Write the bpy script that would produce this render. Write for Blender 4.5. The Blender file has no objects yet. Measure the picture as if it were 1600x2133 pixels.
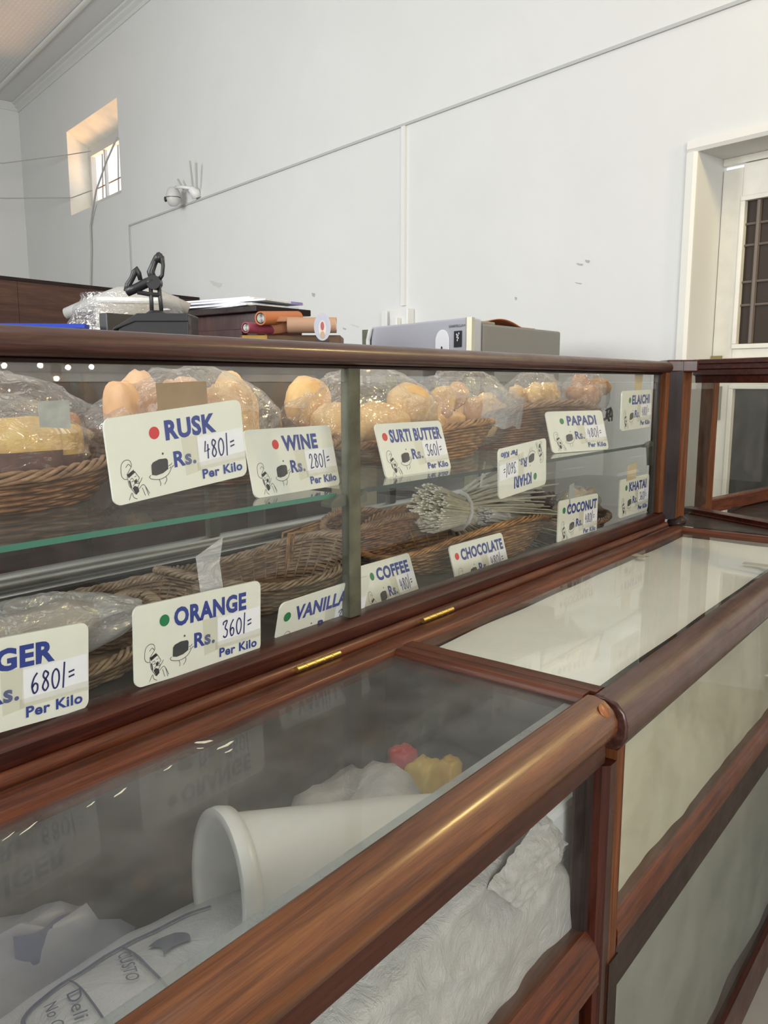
import bpy, math, random
from mathutils import Vector, Matrix, noise
random.seed(7)
SC = bpy.context.scene
COL = SC.collection
R = math.radians
# ------------------------------------------------------------------ camera
TH = math.atan(1356 / 1721.4)
PITCH = math.atan(270.5 / 1700)
F0 = Vector((math.cos(TH), math.sin(TH), 0))
FW = F0 * math.cos(PITCH) - Vector((0, 0, 1)) * math.sin(PITCH)
cam = bpy.data.cameras.new('camera'); camo = bpy.data.objects.new('camera', cam); COL.objects.link(camo)
camo.location = (0, 0, 1.31)
camo.rotation_euler = FW.to_track_quat('-Z', 'Y').to_euler()
cam.sensor_fit = 'VERTICAL'; cam.sensor_height = 24; cam.lens = 24 * 1700 / 2133
cam.clip_start = 0.02; cam.clip_end = 100
SC.camera = camo
# ------------------------------------------------------------------ light
w = bpy.data.worlds.new('world'); SC.world = w; w.use_nodes = True
bg = w.node_tree.nodes['Background']; bg.inputs[0].default_value = (0.93, 0.96, 1.0, 1); bg.inputs[1].default_value = 1.5
def area(name, loc, target, size, power, color=(1, 1, 1), sy=None):
    l = bpy.data.lights.new(name, 'AREA'); l.energy = power; l.color = color
    l.shape = 'RECTANGLE'; l.size = size; l.size_y = sy or size
    o = bpy.data.objects.new(name, l); COL.objects.link(o); o.location = loc
    o.rotation_euler = (Vector(target) - Vector(loc)).to_track_quat('-Z', 'Y').to_euler()
    return o
area('entrance_daylight', (-2.6, -3.6, 2.3), (1.2, 1.0, 1.2), 2.6, 255, (1.0, 0.985, 0.965), 2.2)
area('side_window_daylight', (-3.2, 2.6, 2.6), (1.0, 1.2, 1.1), 1.8, 150, (0.96, 0.98, 1.0))
area('far_wall_fill', (-1.2, 5.0, 2.7), (5.6, 7.6, 1.2), 2.0, 185, (.96,.98,1.0))  # fill lamp added to brighten the far wall
area('overhead_fill', (.6, .2, 4.7), (.6, .2, 0), 3.0, 30, (1.0, .99, .97), 2.0)  # unseen fill panel added to light the room from above
area('reveal_bounce_fill', (6.95, 8.75, 2.5), (5.45, 8.3, 4.1), 1.0, 100, (1.0, 0.50, 0.17))  # lamp added outside, stands in for warm light bounced onto the reveal
SC.view_settings.view_transform = 'Standard'; SC.view_settings.look = 'None'
SC.view_settings.exposure = -0.05; SC.view_settings.gamma = 1.0; SC.view_settings.use_curve_mapping = False
SC.cycles.transparent_max_bounces = 40; SC.cycles.max_bounces = 10; SC.cycles.use_denoising = True
SC.cycles.sample_clamp_indirect = 6
# ------------------------------------------------------------------ helpers
WM = {}
class MB:
    def __init__(s): s.v = []; s.f = []; s.mi = []
    def add(s, vs, fs, mi=0):
        n = len(s.v); s.v += [Vector(v) for v in vs]; s.f += [[i + n for i in f] for f in fs]; s.mi += [mi] * len(fs); return s
    def box(s, a, b, mi=0, M=None):
        x0, y0, z0 = a; x1, y1, z1 = b
        vs = [Vector(p) for p in ((x0,y0,z0),(x1,y0,z0),(x1,y1,z0),(x0,y1,z0),(x0,y0,z1),(x1,y0,z1),(x1,y1,z1),(x0,y1,z1))]
        if M: vs = [M @ v for v in vs]
        return s.add(vs, [(0,3,2,1),(4,5,6,7),(0,1,5,4),(1,2,6,5),(2,3,7,6),(3,0,4,7)], mi)
    def prism(s, prof, o, u, v, w, mi=0):
        """prof 2-D in (u,v) axes from o, extruded by vector w"""
        o, u, v, w = Vector(o), Vector(u), Vector(v), Vector(w); n = len(prof)
        vs = [o + u*a + v*b for a, b in prof] + [o + u*a + v*b + w for a, b in prof]
        fs = [list(range(n))[::-1], [i + n for i in range(n)]] + [(i, (i+1) % n, (i+1) % n + n, i + n) for i in range(n)]
        return s.add(vs, fs, mi)
    def tube(s, pts, r, k=6, closed=False, caps=True, flat=None, mi=0):
        pts = [Vector(p) for p in pts]; n = len(pts); vs = []; up = None
        for i, p in enumerate(pts):
            a = pts[(i-1) % n] if (closed or i > 0) else p; b = pts[(i+1) % n] if (closed or i < n-1) else p
            t = (b - a); t = t.normalized() if t.length > 1e-9 else Vector((0,0,1))
            if up is None:
                up = Vector((0,0,1)) if abs(t.z) < .9 else Vector((1,0,0))
            sd = t.cross(up)
            if sd.length < 1e-6: sd = t.cross(Vector((1,0.3,0)))
            sd.normalize(); nn = sd.cross(t).normalized(); up = nn
            rr = r[i] if isinstance(r, (list, tuple)) else r
            fl = flat or 1
            vs += [p + sd*rr*math.cos(2*math.pi*j/k) + nn*rr*fl*math.sin(2*math.pi*j/k) for j in range(k)]
        fs = []
        for i in range(n if closed else n-1):
            for j in range(k):
                i2 = (i+1) % n; fs.append((i*k+j, i*k+(j+1) % k, i2*k+(j+1) % k, i2*k+j))
        if not closed and caps: fs += [list(range(k))[::-1], [(n-1)*k+j for j in range(k)]]
        return s.add(vs, fs, mi)
    def lathe(s, prof, k=32, M=None, mi=0):
        vs = []; n = len(prof)
        for r_, z in prof:
            for j in range(k):
                a = 2*math.pi*j/k; v = Vector((r_*math.cos(a), r_*math.sin(a), z)); vs.append(M @ v if M else v)
        fs = [(i*k+j, i*k+(j+1) % k, (i+1)*k+(j+1) % k, (i+1)*k+j) for i in range(n-1) for j in range(k)]
        return s.add(vs, fs, mi)
    def ribbon(s, pts, wd, o, u, v, lift):
        """thin flat pen stroke in the plane (u,v)"""
        o, u, v, lift = Vector(o), Vector(u), Vector(v), Vector(lift); n = len(pts)
        L = []; Rr = []
        for i in range(n):
            a = pts[max(i-1,0)]; b = pts[min(i+1,n-1)]
            dx, dy = b[0]-a[0], b[1]-a[1]; l = math.hypot(dx, dy) or 1
            nx, ny = -dy/l*wd/2, dx/l*wd/2
            x, y = pts[i]
            L.append(o+u*(x+nx)+v*(y+ny)+lift); Rr.append(o+u*(x-nx)+v*(y-ny)+lift)
        return s.add(L+Rr, [(i, i+1, n+i+1, n+i) for i in range(n-1)])
    def poly(s, pts, o, u, v, lift):
        o, u, v, lift = Vector(o), Vector(u), Vector(v), Vector(lift)
        return s.add([o+u*a+v*b+lift for a, b in pts], [list(range(len(pts)))])
    def grid(s, fn, nu, nv, mi=0):
        vs = [fn(i/nu, j/nv) for j in range(nv+1) for i in range(nu+1)]
        return s.add(vs, [(j*(nu+1)+i, j*(nu+1)+i+1, (j+1)*(nu+1)+i+1, (j+1)*(nu+1)+i) for j in range(nv) for i in range(nu)], mi)
def tagp(o, label=None, cat=None, group=None, kind=None):
    if label: o['label'] = label
    if cat: o['category'] = cat
    if group: o['group'] = group
    if kind: o['kind'] = kind
    return o
def empty(name, loc, label, cat, rz=0, group=None, M=None):
    o = bpy.data.objects.new(name, None); COL.objects.link(o); o.empty_display_size = .05
    m = M if M is not None else Matrix.Translation(Vector(loc)) @ Matrix.Rotation(rz, 4, 'Z')
    o.matrix_world = m; o.matrix_basis = m; WM[o.name] = m.copy()
    return tagp(o, label, cat, group)
def obj(name, mb, mat, parent=None, smooth=False, bevel=0, label=None, cat=None, group=None, kind=None, local=False, solid=0, sub=0):
    """parent: vertices given in world space are moved into the parent's space (unless local)"""
    me = bpy.data.meshes.new(name)
    if parent is not None:
        m = WM[parent.name]
        vs = mb.v if local else [m.inverted() @ v for v in mb.v]
    else:
        xs = [v.x for v in mb.v]; ys = [v.y for v in mb.v]; zs = [v.z for v in mb.v]
        c = Vector(((min(xs)+max(xs))/2, (min(ys)+max(ys))/2, min(zs))); m = Matrix.Translation(c)
        vs = [v - c for v in mb.v]
    me.from_pydata([tuple(v) for v in vs], [], mb.f)
    mats = mat if isinstance(mat, (list, tuple)) else [mat]
    for x in mats: me.materials.append(x)
    if len(mats) > 1: me.polygons.foreach_set('material_index', mb.mi)
    me.validate(); me.update()
    if smooth:
        me.polygons.foreach_set('use_smooth', [True]*len(me.polygons))
        if smooth is not True: me.set_sharp_from_angle(angle=R(smooth))
    o = bpy.data.objects.new(name, me); COL.objects.link(o)
    if parent is not None: o.parent = parent
    else: o.matrix_basis = m
    WM[o.name] = m.copy()
    if solid:
        q = o.modifiers.new('thick', 'SOLIDIFY'); q.thickness = solid; q.offset = 0
    if bevel:
        q = o.modifiers.new('bevel', 'BEVEL'); q.width = bevel; q.segments = 2; q.limit_method = 'ANGLE'; q.angle_limit = R(40)
    if sub:
        q = o.modifiers.new('sub', 'SUBSURF'); q.levels = sub; q.render_levels = sub
    return tagp(o, label, cat, group, kind)
# ------------------------------------------------------------------ materials
class NT:
    def __init__(s, name):
        s.m = bpy.data.materials.new(name); s.m.use_nodes = True; s.t = s.m.node_tree; s.n = s.t.nodes; s.l = s.t.links
        s.b = s.n['Principled BSDF']; s.out = s.n['Material Output']
        s.tc = s.n.new('ShaderNodeTexCoord')
    def new(s, t, **k):
        n = s.n.new(t)
        for a, b in k.items(): setattr(n, a, b)
        return n
    def noise(s, scale, detail=4, mapscale=(1,1,1), rough=.55, dist=0):
        mp = s.new('ShaderNodeMapping'); mp.inputs['Scale'].default_value = mapscale
        s.l.new(s.tc.outputs['Object'], mp.inputs[0])
        n = s.new('ShaderNodeTexNoise'); n.inputs['Scale'].default_value = scale; n.inputs['Detail'].default_value = detail
        n.inputs['Roughness'].default_value = rough; n.inputs['Distortion'].default_value = dist
        s.l.new(mp.outputs[0], n.inputs['Vector']); return n.outputs[0]
    def ramp(s, inp, stops):
        r_ = s.new('ShaderNodeValToRGB'); e = r_.color_ramp.elements
        while len(e) < len(stops): e.new(.5)
        for i, (p, c) in enumerate(stops):
            e[i].position = p; e[i].color = (*c, 1) if len(c) == 3 else c
        s.l.new(inp, r_.inputs[0]); return r_.outputs[0]
    def bump(s, h, strength=.3, dist=.002):
        b = s.new('ShaderNodeBump'); b.inputs['Strength'].default_value = strength; b.inputs['Distance'].default_value = dist
        s.l.new(h, b.inputs['Height']); return b.outputs[0]
def wood(name, axis, dark, mid, lite, rough=.32, grain=60, coat=.5, wear=0):
    t = NT(name); sc = [1, 1, 1]; sc = [1.0 if i == axis else 22.0 for i in range(3)]
    a = t.noise(grain/14, 8, sc, .65, .5); b = t.noise(grain/3, 4, [q*2 if q > 1 else q for q in sc], .75)
    mx = t.new('ShaderNodeMath', operation='MULTIPLY_ADD'); mx.inputs[1].default_value = .45
    t.l.new(b, mx.inputs[0]); t.l.new(a, mx.inputs[2])
    c = t.ramp(mx.outputs[0], [(.42, dark), (.66, mid), (.9, lite)])
    t.l.new(c, t.b.inputs['Base Color']); t.b.inputs['Roughness'].default_value = rough
    t.b.inputs['Coat Weight'].default_value = coat; t.b.inputs['Coat Roughness'].default_value = .20; t.b.inputs['Specular IOR Level'].default_value = .22
    t.l.new(t.bump(mx.outputs[0], .25, .0015), t.b.inputs['Normal'])
    rr = t.ramp(t.noise(9, 4, (1,1,1), .6), [(.3, (rough-.08,)*3), (.7, (rough+.18,)*3)])
    t.l.new(rr, t.b.inputs['Roughness'])
    return t.m
def woods(name, *a, **k): return [wood(name + x, i, *a, **k) for i, x in enumerate(('_along_x', '_along_y', '_along_z'))]
DARKW = woods('dark_rosewood', (.007,.002,.0015), (.030,.006,.0035), (.065,.014,.007), coat=.25)
FRAMEW = woods('brown_teak', (.012,.0035,.002), (.060,.015,.006), (.13,.036,.013), rough=.40, coat=.18)
FRONTW = woods('golden_teak', (.022,.007,.003), (.092,.029,.009), (.17,.060,.018), rough=.34, coat=.55)
TOPW = woods('worn_rosewood', (.014,.0055,.004), (.042,.015,.011), (.085,.034,.025), rough=.38, coat=.5)
BLACKW = woods('blackish_wood', (.004,.002,.0015), (.012,.005,.004), (.026,.011,.009), rough=.5, coat=.15)
POSTW = wood('orange_brown_teak', 2, (.016,.005,.002), (.085,.026,.008), (.17,.058,.017), rough=.5, coat=0)
def plain(name, col, rough=.5, metal=0, bump=0, bscale=80, var=0, vscale=8, coat=0, spec=.5, trans=0):
    t = NT(name); t.b.inputs['Base Color'].default_value = (*col, 1); t.b.inputs['Roughness'].default_value = rough
    t.b.inputs['Metallic'].default_value = metal; t.b.inputs['Coat Weight'].default_value = coat
    t.b.inputs['Specular IOR Level'].default_value = spec
    if var:
        c = t.ramp(t.noise(vscale, 5), [(.3, tuple(x*(1-var) for x in col)), (.7, tuple(min(1, x*(1+var)) for x in col))])
        t.l.new(c, t.b.inputs['Base Color'])
    if bump: t.l.new(t.bump(t.noise(bscale, 4), bump, .002), t.b.inputs['Normal'])
    if trans: t.b.inputs['Transmission Weight'].default_value = trans
    return t.m
def glass(name, tint=(.975,.985,.98), dust=.04, gloss=1.0, dscale=14, haze=.0, rough=.015, dustcol=(.72,.72,.68), streak=(1,1,1)):
    """thin window pane: clear + mirror by angle + a film of dust"""
    t = NT(name); t.n.remove(t.b)
    tr = t.new('ShaderNodeBsdfTransparent'); tr.inputs[0].default_value = (*tint, 1)
    gl = t.new('ShaderNodeBsdfGlossy'); gl.inputs['Roughness'].default_value = rough; gl.inputs[0].default_value = (gloss, gloss, gloss, 1)
    fr = t.new('ShaderNodeFresnel'); ge = t.new('ShaderNodeNewGeometry')
    io = t.new('ShaderNodeMath', operation='MULTIPLY_ADD'); io.inputs[1].default_value = 1/1.5-1.5; io.inputs[2].default_value = 1.5
    t.l.new(ge.outputs['Backfacing'], io.inputs[0]); t.l.new(io.outputs[0], fr.inputs[0])
    m1 = t.new('ShaderNodeMixShader'); t.l.new(fr.outputs[0], m1.inputs[0]); t.l.new(tr.outputs[0], m1.inputs[1]); t.l.new(gl.outputs[0], m1.inputs[2])
    df = t.new('ShaderNodeBsdfDiffuse'); df.inputs[0].default_value = (*dustcol, 1)
    n = t.noise(dscale, 6, streak, .65)
    d = t.ramp(n, [(.38, (haze+dust*.25,)*3), (.75, (haze+dust*1.6,)*3)])
    m2 = t.new('ShaderNodeMixShader'); t.l.new(d, m2.inputs[0]); t.l.new(m1.outputs[0], m2.inputs[1]); t.l.new(df.outputs[0], m2.inputs[2])
    t.l.new(m2.outputs[0], t.out.inputs[0]); return t.m
def film(name, white=.08, rough=.14, bscale=26, tint=(.985,.985,.985), bs=.9, glo=.16):
    t = NT(name); t.n.remove(t.b)
    tr = t.new('ShaderNodeBsdfTransparent'); tr.inputs[0].default_value = (*tint, 1)
    nrm = t.bump(t.noise(bscale, 3, (1,1,1.6), .5, 1.2), bs, .012)
    gl = t.new('ShaderNodeBsdfGlossy'); gl.inputs['Roughness'].default_value = rough; t.l.new(nrm, gl.inputs['Normal'])
    lw = t.new('ShaderNodeLayerWeight'); lw.inputs[0].default_value = .35
    ma = t.new('ShaderNodeMath', operation='MULTIPLY_ADD'); ma.inputs[1].default_value = .40; ma.inputs[2].default_value = glo
    t.l.new(lw.outputs['Facing'], ma.inputs[0])
    m1 = t.new('ShaderNodeMixShader'); t.l.new(ma.outputs[0], m1.inputs[0]); t.l.new(tr.outputs[0], m1.inputs[1]); t.l.new(gl.outputs[0], m1.inputs[2])
    df = t.new('ShaderNodeBsdfDiffuse'); df.inputs[0].default_value = (.9,.9,.92,1)
    m2 = t.new('ShaderNodeMixShader'); m2.inputs[0].default_value = white
    t.l.new(m1.outputs[0], m2.inputs[1]); t.l.new(df.outputs[0], m2.inputs[2]); t.l.new(m2.outputs[0], t.out.inputs[0]); return t.m
def plaster(name, col, var=.05):
    t = NT(name); a = t.noise(1.1, 6, (1,1,1), .6); b = t.noise(9, 5)
    c = t.ramp(a, [(.3, tuple(x*(1-var) for x in col)), (.68, col)])
    st = t.ramp(t.noise(2.3, 8, (1,1,.6), .75), [(.0, (1,1,1)), (.66, (1,1,1)), (.78, (.93,.92,.89)), (.86, (1,1,1))])
    mm = t.new('ShaderNodeMix', data_type='RGBA', blend_type='MULTIPLY'); mm.inputs[0].default_value = 1
    t.l.new(c, mm.inputs[6]); t.l.new(st, mm.inputs[7]); t.l.new(mm.outputs[2], t.b.inputs['Base Color'])
    t.b.inputs['Roughness'].default_value = .7
    t.l.new(t.bump(b, .12, .01), t.b.inputs['Normal']); return t.m
WALL = plaster('white_plaster', (.70,.705,.69))
CREAMW = plain('cream_gloss_paint', (.72,.70,.62), .45, bump=.1, bscale=25, var=.06, vscale=12)
def tin(name):
    t = NT(name); mp = t.new('ShaderNodeMapping'); mp.inputs['Rotation'].default_value = (0, 0, -R(77.75)); mp.inputs['Scale'].default_value = (6, 6, 6)
    t.l.new(t.tc.outputs['Object'], mp.inputs[0])
    br = t.new('ShaderNodeTexBrick'); br.inputs['Scale'].default_value = 1.0; br.inputs['Mortar Size'].default_value = .06
    br.inputs['Color1'].default_value = (.70,.70,.69,1); br.inputs['Color2'].default_value = (.72,.72,.71,1); br.inputs['Mortar'].default_value = (.66,.66,.65,1)
    t.l.new(mp.outputs[0], br.inputs[0]); t.l.new(br.outputs[0], t.b.inputs['Base Color']); t.b.inputs['Roughness'].default_value = .5
    t.l.new(t.bump(br.outputs['Fac'], .6, -.01), t.b.inputs['Normal']); return t.m
TIN = tin('pressed_tin_ceiling')
TINBAND = plain('embossed_ceiling_band', (.66,.66,.65), .5, bump=.9, bscale=14)
FLOORM = plain('grey_stone_floor', (.30,.28,.25), .4, var=.15, vscale=3)
PVC = plain('white_pvc', (.74,.74,.72), .4)
GREYMET = plain('patinated_metal', (.105,.105,.075), .5, .55, bump=.2, bscale=60, var=.35, vscale=25)
ALU = plain('aluminium', (.52,.53,.52), .33, .9, bump=.1, bscale=20, var=.1)
BRASS = plain('brass', (.62,.43,.14), .3, 1, bump=.15, bscale=90)
GLASS_DISP = glass('display_glass', dust=.008, haze=.0, gloss=.5)
GLASS_STRIP = glass('upper_glass_strip', dust=.05, haze=.03, gloss=.9)
GLASS_TOPL = glass('scratched_glass_top', tint=(.94,.945,.94), dust=.05, haze=.02, dscale=9, gloss=.27, rough=.03, dustcol=(.62,.62,.62))
GLASS_TOPR = glass('clean_glass_top', dust=.02, haze=.0, gloss=.55)
GLASS_FRONT = glass('front_glass', tint=(.97,.98,.975), dust=.02, haze=.0, gloss=.35)
GLASS_MILKY = glass('milky_strip_glass', tint=(.78,.82,.82), dust=.20, haze=.22, rough=.2, dustcol=(.62,.66,.67))
GLASS_SHELF = glass('shelf_glass', tint=(.88,.94,.90), dust=.07, haze=.02, gloss=.9, streak=(1,5,1), dustcol=(.5,.5,.45))
GREENEDGE = plain('green_glass_edge', (.02,.16,.10), .15, coat=.5)
DARKEDGE = plain('dark_glass_edge', (.02,.04,.035), .2)
GLASS_BACK = glass('back_sliding_glass', tint=(.84,.86,.85), dust=.03, haze=.01, gloss=.8, dustcol=(.45,.45,.42))
FILM = film('clear_plastic_film', white=.06, rough=.06, bs=1.0, glo=.09)
FILM2 = film('cloudy_plastic_film', white=.22, rough=.2)
BOARD = plain('ivory_acrylic', (.76,.76,.67), .28, var=.03, vscale=30, coat=.2)
STICK = plain('white_paper_sticker', (.84,.84,.88), .5, bump=.1)
TAPE = glass('clear_tape', tint=(.95,.94,.90), dust=.10, haze=.03, rough=.25, dustcol=(.8,.79,.72))
BLUE = plain('blue_print', (.022,.045,.26), .4)
INK = plain('ballpoint_ink', (.018,.018,.12), .4)
BLACKP = plain('black_print', (.02,.02,.025), .5)
GREYP = plain('dark_grey_print', (.035,.035,.04), .5)
REDP = plain('red_print', (.60,.03,.035), .4)
GREENP = plain('green_print', (.01,.19,.07), .4)
KRAFT = plain('brown_packing_tape', (.42,.29,.17), .35, var=.08, vscale=40)
MASK = plain('yellowed_masking_tape', (.55,.44,.27), .5, var=.1, vscale=40)
def wick(name, c1, c2, c3):
    t = NT(name); c = t.ramp(t.noise(38, 4, (1,1,3), .6), [(.3, c1), (.52, c2), (.75, c3)])
    t.l.new(c, t.b.inputs['Base Color']); t.b.inputs['Roughness'].default_value = .42; t.b.inputs['Coat Weight'].default_value = .15; return t.m
WICK = wick('brown_wicker', (.075,.030,.012), (.22,.095,.036), (.42,.22,.10))
WICKG = wick('greyed_wicker', (.09,.05,.025), (.26,.155,.08), (.45,.32,.20))
WICKL = wick('honey_wicker', (.13,.055,.018), (.36,.17,.055), (.60,.35,.15))
def bread(name, top, mid, low, sc=20):
    t = NT(name); c = t.ramp(t.noise(sc, 5, (1,1,1), .6), [(.28, low), (.5, mid), (.72, top)])
    t.l.new(c, t.b.inputs['Base Color']); t.b.inputs['Roughness'].default_value = .6
    t.l.new(t.bump(t.noise(90, 4), .4, .002), t.b.inputs['Normal']); return t.m
BUN = bread('golden_crust', (.92,.70,.32), (.86,.56,.22), (.70,.36,.12), 14)
BUNP = bread('pale_rusk_crust', (.86,.60,.36), (.78,.46,.24), (.62,.33,.16), 14)
BUNO = bread('orange_crust', (.80,.48,.20), (.66,.32,.12), (.42,.17,.06), 16)
CAKE = bread('cake_crumb', (.85,.62,.16), (.78,.50,.13), (.58,.33,.10), 30)
CAKEB = bread('dark_cake_crust', (.20,.075,.04), (.12,.04,.025), (.06,.02,.015), 30)
WHITEP = plain('white_plastic', (.88,.90,.88), .3, coat=.3, var=.02)
def sackm(name, col, s=1.0):
    t = NT(name); c = t.ramp(t.noise(7, 6, (1,1,1), .7), [(.3, tuple(x*.78 for x in col)), (.7, col)])
    t.l.new(c, t.b.inputs['Base Color']); t.b.inputs['Roughness'].default_value = .33
    a = t.noise(30*s, 5, (1,1,1), .75, 2.2)
    t.l.new(t.bump(a, .8, .006), t.b.inputs['Normal']); return t.m
SACK = sackm('woven_plastic_sack', (.64,.63,.61))
SACKB = sackm('bluish_plastic_sack', (.76,.78,.84), .5)
LINING = NT('beige_lining_paper')
_c = LINING.ramp(LINING.noise(3.2, 7, (1,1,1), .62, .8), [(.30, (.42,.38,.27)), (.52, (.62,.58,.44)), (.75, (.71,.67,.53))])
LINING.l.new(_c, LINING.b.inputs['Base Color']); LINING.b.inputs['Roughness'].default_value = .75
LINING.l.new(LINING.bump(LINING.noise(260, 2), .2, .001), LINING.b.inputs['Normal']); LINING = LINING.m
LINING2 = plain('grey_lining_cloth', (.33,.34,.29), .7, var=.22, vscale=5)
PAPER = plain('white_sheet_paper', (.93,.93,.89), .6, var=.025, vscale=6)
STRAW = plain('cream_palm_strips', (.90,.86,.73), .5, var=.1, vscale=60)
STRAWW = plain('white_paper_strips', (.88,.87,.83), .5)
# ------------------------------------------------------------------ text
def text_mesh(s, bold=.0, shear=0):
    c = bpy.data.curves.new('lettering', 'FONT'); c.body = s; c.size = 1; c.offset = bold; c.shear = shear; c.resolution_u = 3; c.space_character = 1.07
    o = bpy.data.objects.new('lettering', c); me = bpy.data.meshes.new_from_object(o)
    vs = [v.co.copy() for v in me.vertices]; fs = [list(p.vertices) for p in me.polygons]
    bpy.data.objects.remove(o); bpy.data.curves.remove(c); bpy.data.meshes.remove(me)
    return vs, fs
def text_into(mb, s, u0, u1, v0, v1, o, U, V, lift, bold=.03, shear=0):
    """letters fill the box u0..u1, v0 (top) .. v1 (base) ; V points down"""
    vs, fs = text_mesh(s, bold, shear)
    ref = [v.co if hasattr(v, 'co') else v for v in vs]
    x0 = min(v.x for v in ref); x1 = max(v.x for v in ref)
    cap, _ = text_mesh('H' if s.upper() == s or s[0] in 'RPCKDN' else 'x', bold)
    y1 = max(v.y for v in cap); y0 = min(v.y for v in cap)
    o, U, V, lift = Vector(o), Vector(U), Vector(V), Vector(lift)
    P = [o + U*(u0 + (v.x-x0)/(x1-x0)*(u1-u0)) + V*(v1 - (v.y-y0)/(y1-y0)*(v1-v0)) + lift for v in ref]
    mb.add(P, fs)
# ------------------------------------------------------------------ room shell
WA = R(77.7549)
WD = Vector((math.cos(WA), math.sin(WA), 0)); WN = Vector((-math.sin(WA), math.cos(WA), 0))
W0 = Vector((3.9213, 1.2438, 0))
def wp(s, z, off=0): return W0 + WD*s + WN*off + Vector((0, 0, z))
CEIL = 4.92
def struct(name, mb, mat, **k): return obj(name, mb, mat, kind='structure', **k)
wb = MB()
def wq(s0, s1, z0, z1): wb.add([wp(s0,z0), wp(s1,z0), wp(s1,z1), wp(s0,z1)], [(0,1,2,3)])
wq(-7.5, -1.35, 0, CEIL); wq(-1.35, .045, 2.335, CEIL); wq(.045, 6.58, 0, CEIL); wq(6.58, 8.1, 0, 3.257); wq(6.58, 8.1, 4.19, CEIL); wq(8.1, 9.85, 0, CEIL)
struct('wall_back', wb, WALL)
wl = MB().add([wp(9.85,0,0), wp(9.85,0,9), wp(9.85,CEIL,9), wp(9.85,CEIL,0)], [(0,1,2,3)])
struct('wall_left', wl, WALL)
struct('wall_right', MB().add([wp(-7.5,0,0), wp(-7.5,0,9), wp(-7.5,CEIL,9), wp(-7.5,CEIL,0)], [(0,1,2,3)]), WALL)
struct('wall_front', MB().add([wp(-7.5,0,9), wp(9.85,0,9), wp(9.85,CEIL,9), wp(-7.5,CEIL,9)], [(0,1,2,3)]), WALL)
struct('floor', MB().add([wp(-7.5,0,-.2), wp(9.9,0,-.2), wp(9.9,0,9), wp(-7.5,0,9)], [(0,1,2,3)]), FLOORM)
struct('ceiling', MB().add([wp(-7.5,CEIL,.0), wp(9.9,CEIL,.0), wp(9.9,CEIL,9), wp(-7.5,CEIL,9)], [(0,1,2,3)]), TIN)
cb = MB().add([wp(-1,CEIL-.004,-.01), wp(9.9,CEIL-.004,-.01), wp(9.9,CEIL-.004,.37), wp(-1,CEIL-.004,.37)], [(0,1,2,3)])
struct('trim_1', cb, TINBAND)
prof = [(0,-.10),(.012,-.10),(.02,-.07),(.05,-.05),(.055,-.03),(.085,-.02),(.09,0),(0,0)]
struct('trim_2', MB().prism(prof, wp(-1,CEIL-.006,0), WN, (0,0,1), WD*10.85), plain('cornice_paint', (.64,.64,.62), .5), smooth=40)
prof = [(-.03,0),(-.022,-.018),(0,-.026),(.022,-.018),(.03,0)]
struct('trim_3', MB().prism(prof, wp(-1,CEIL-.005,.365), WN, (0,0,1), WD*10.85), plain('ridge_paint', (.68,.68,.65), .5), smooth=40)
struct('trim_4', MB().prism([(0,-.09),(.015,-.09),(.05,-.03),(.06,0),(0,0)], wp(9.85,CEIL-.006,0), -WD, (0,0,1), WN*5), plain('side_cornice_paint', (.66,.66,.64), .5))
# window 1 : deep splayed reveal, frame, bars
REV = plain('cream_reveal_paint', (.80,.77,.68), .6, var=.05)
win = empty('window_1', wp(7.35,3.257,-.14), None, None); win['kind'] = 'structure'
a = [(6.58,3.257),(8.10,3.257),(8.10,4.19),(6.58,4.19)]; b = [(6.72,3.41),(8.2,3.41),(8.2,4.07),(6.72,4.07)]
m = MB()
for i in range(4):
    j = (i+1) % 4; m.add([wp(*a[i]), wp(*a[j]), wp(*b[j], -.30), wp(*b[i], -.30)], [(0,1,2,3)])
obj('reveal', m, REV, win)
m = MB()
def wbox(m, s0, s1, z0, z1, o0, o1):
    vs = [wp(s,z,o) for o in (o0,o1) for s, z in ((s0,z0),(s1,z0),(s1,z1),(s0,z1))]
    return m.add(vs, [(0,1,2,3),(4,7,6,5),(0,4,5,1),(1,5,6,2),(2,6,7,3),(3,7,4,0)])
WF = plain('grey_white_window_paint', (.55,.56,.55), .5)
wbox(m, 6.7, 8.22, 3.97, 4.09, -.34, -.28); obj('window_head', m, WF, win)
for s0, s1 in ((8.12, 8.22), (6.7, 6.78)): obj('window_jamb', wbox(MB(), s0, s1, 3.40, 3.98, -.34, -.28), WF, win)
obj('window_bottom_rail', wbox(MB(), 6.7, 8.22, 3.39, 3.44, -.345, -.275), WF, win)
for s in (7.75, 7.25): obj('mullion', wbox(MB(), s-.02, s+.02, 3.44, 3.98, -.33, -.30), WF, win)
for k, s in enumerate((7.98, 7.5, 7.0)):
    obj('window_bar', MB().tube([wp(s+.03,3.42,-.36), wp(s-.02,3.99,-.36)], .009), plain('grey_bar', (.3,.3,.28), .5), win)
obj('cross_bar', MB().tube([wp(8.15,3.62,-.355), wp(6.75,3.62,-.355)], .008), plain('brown_bar', (.20,.13,.08), .5), win)
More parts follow.
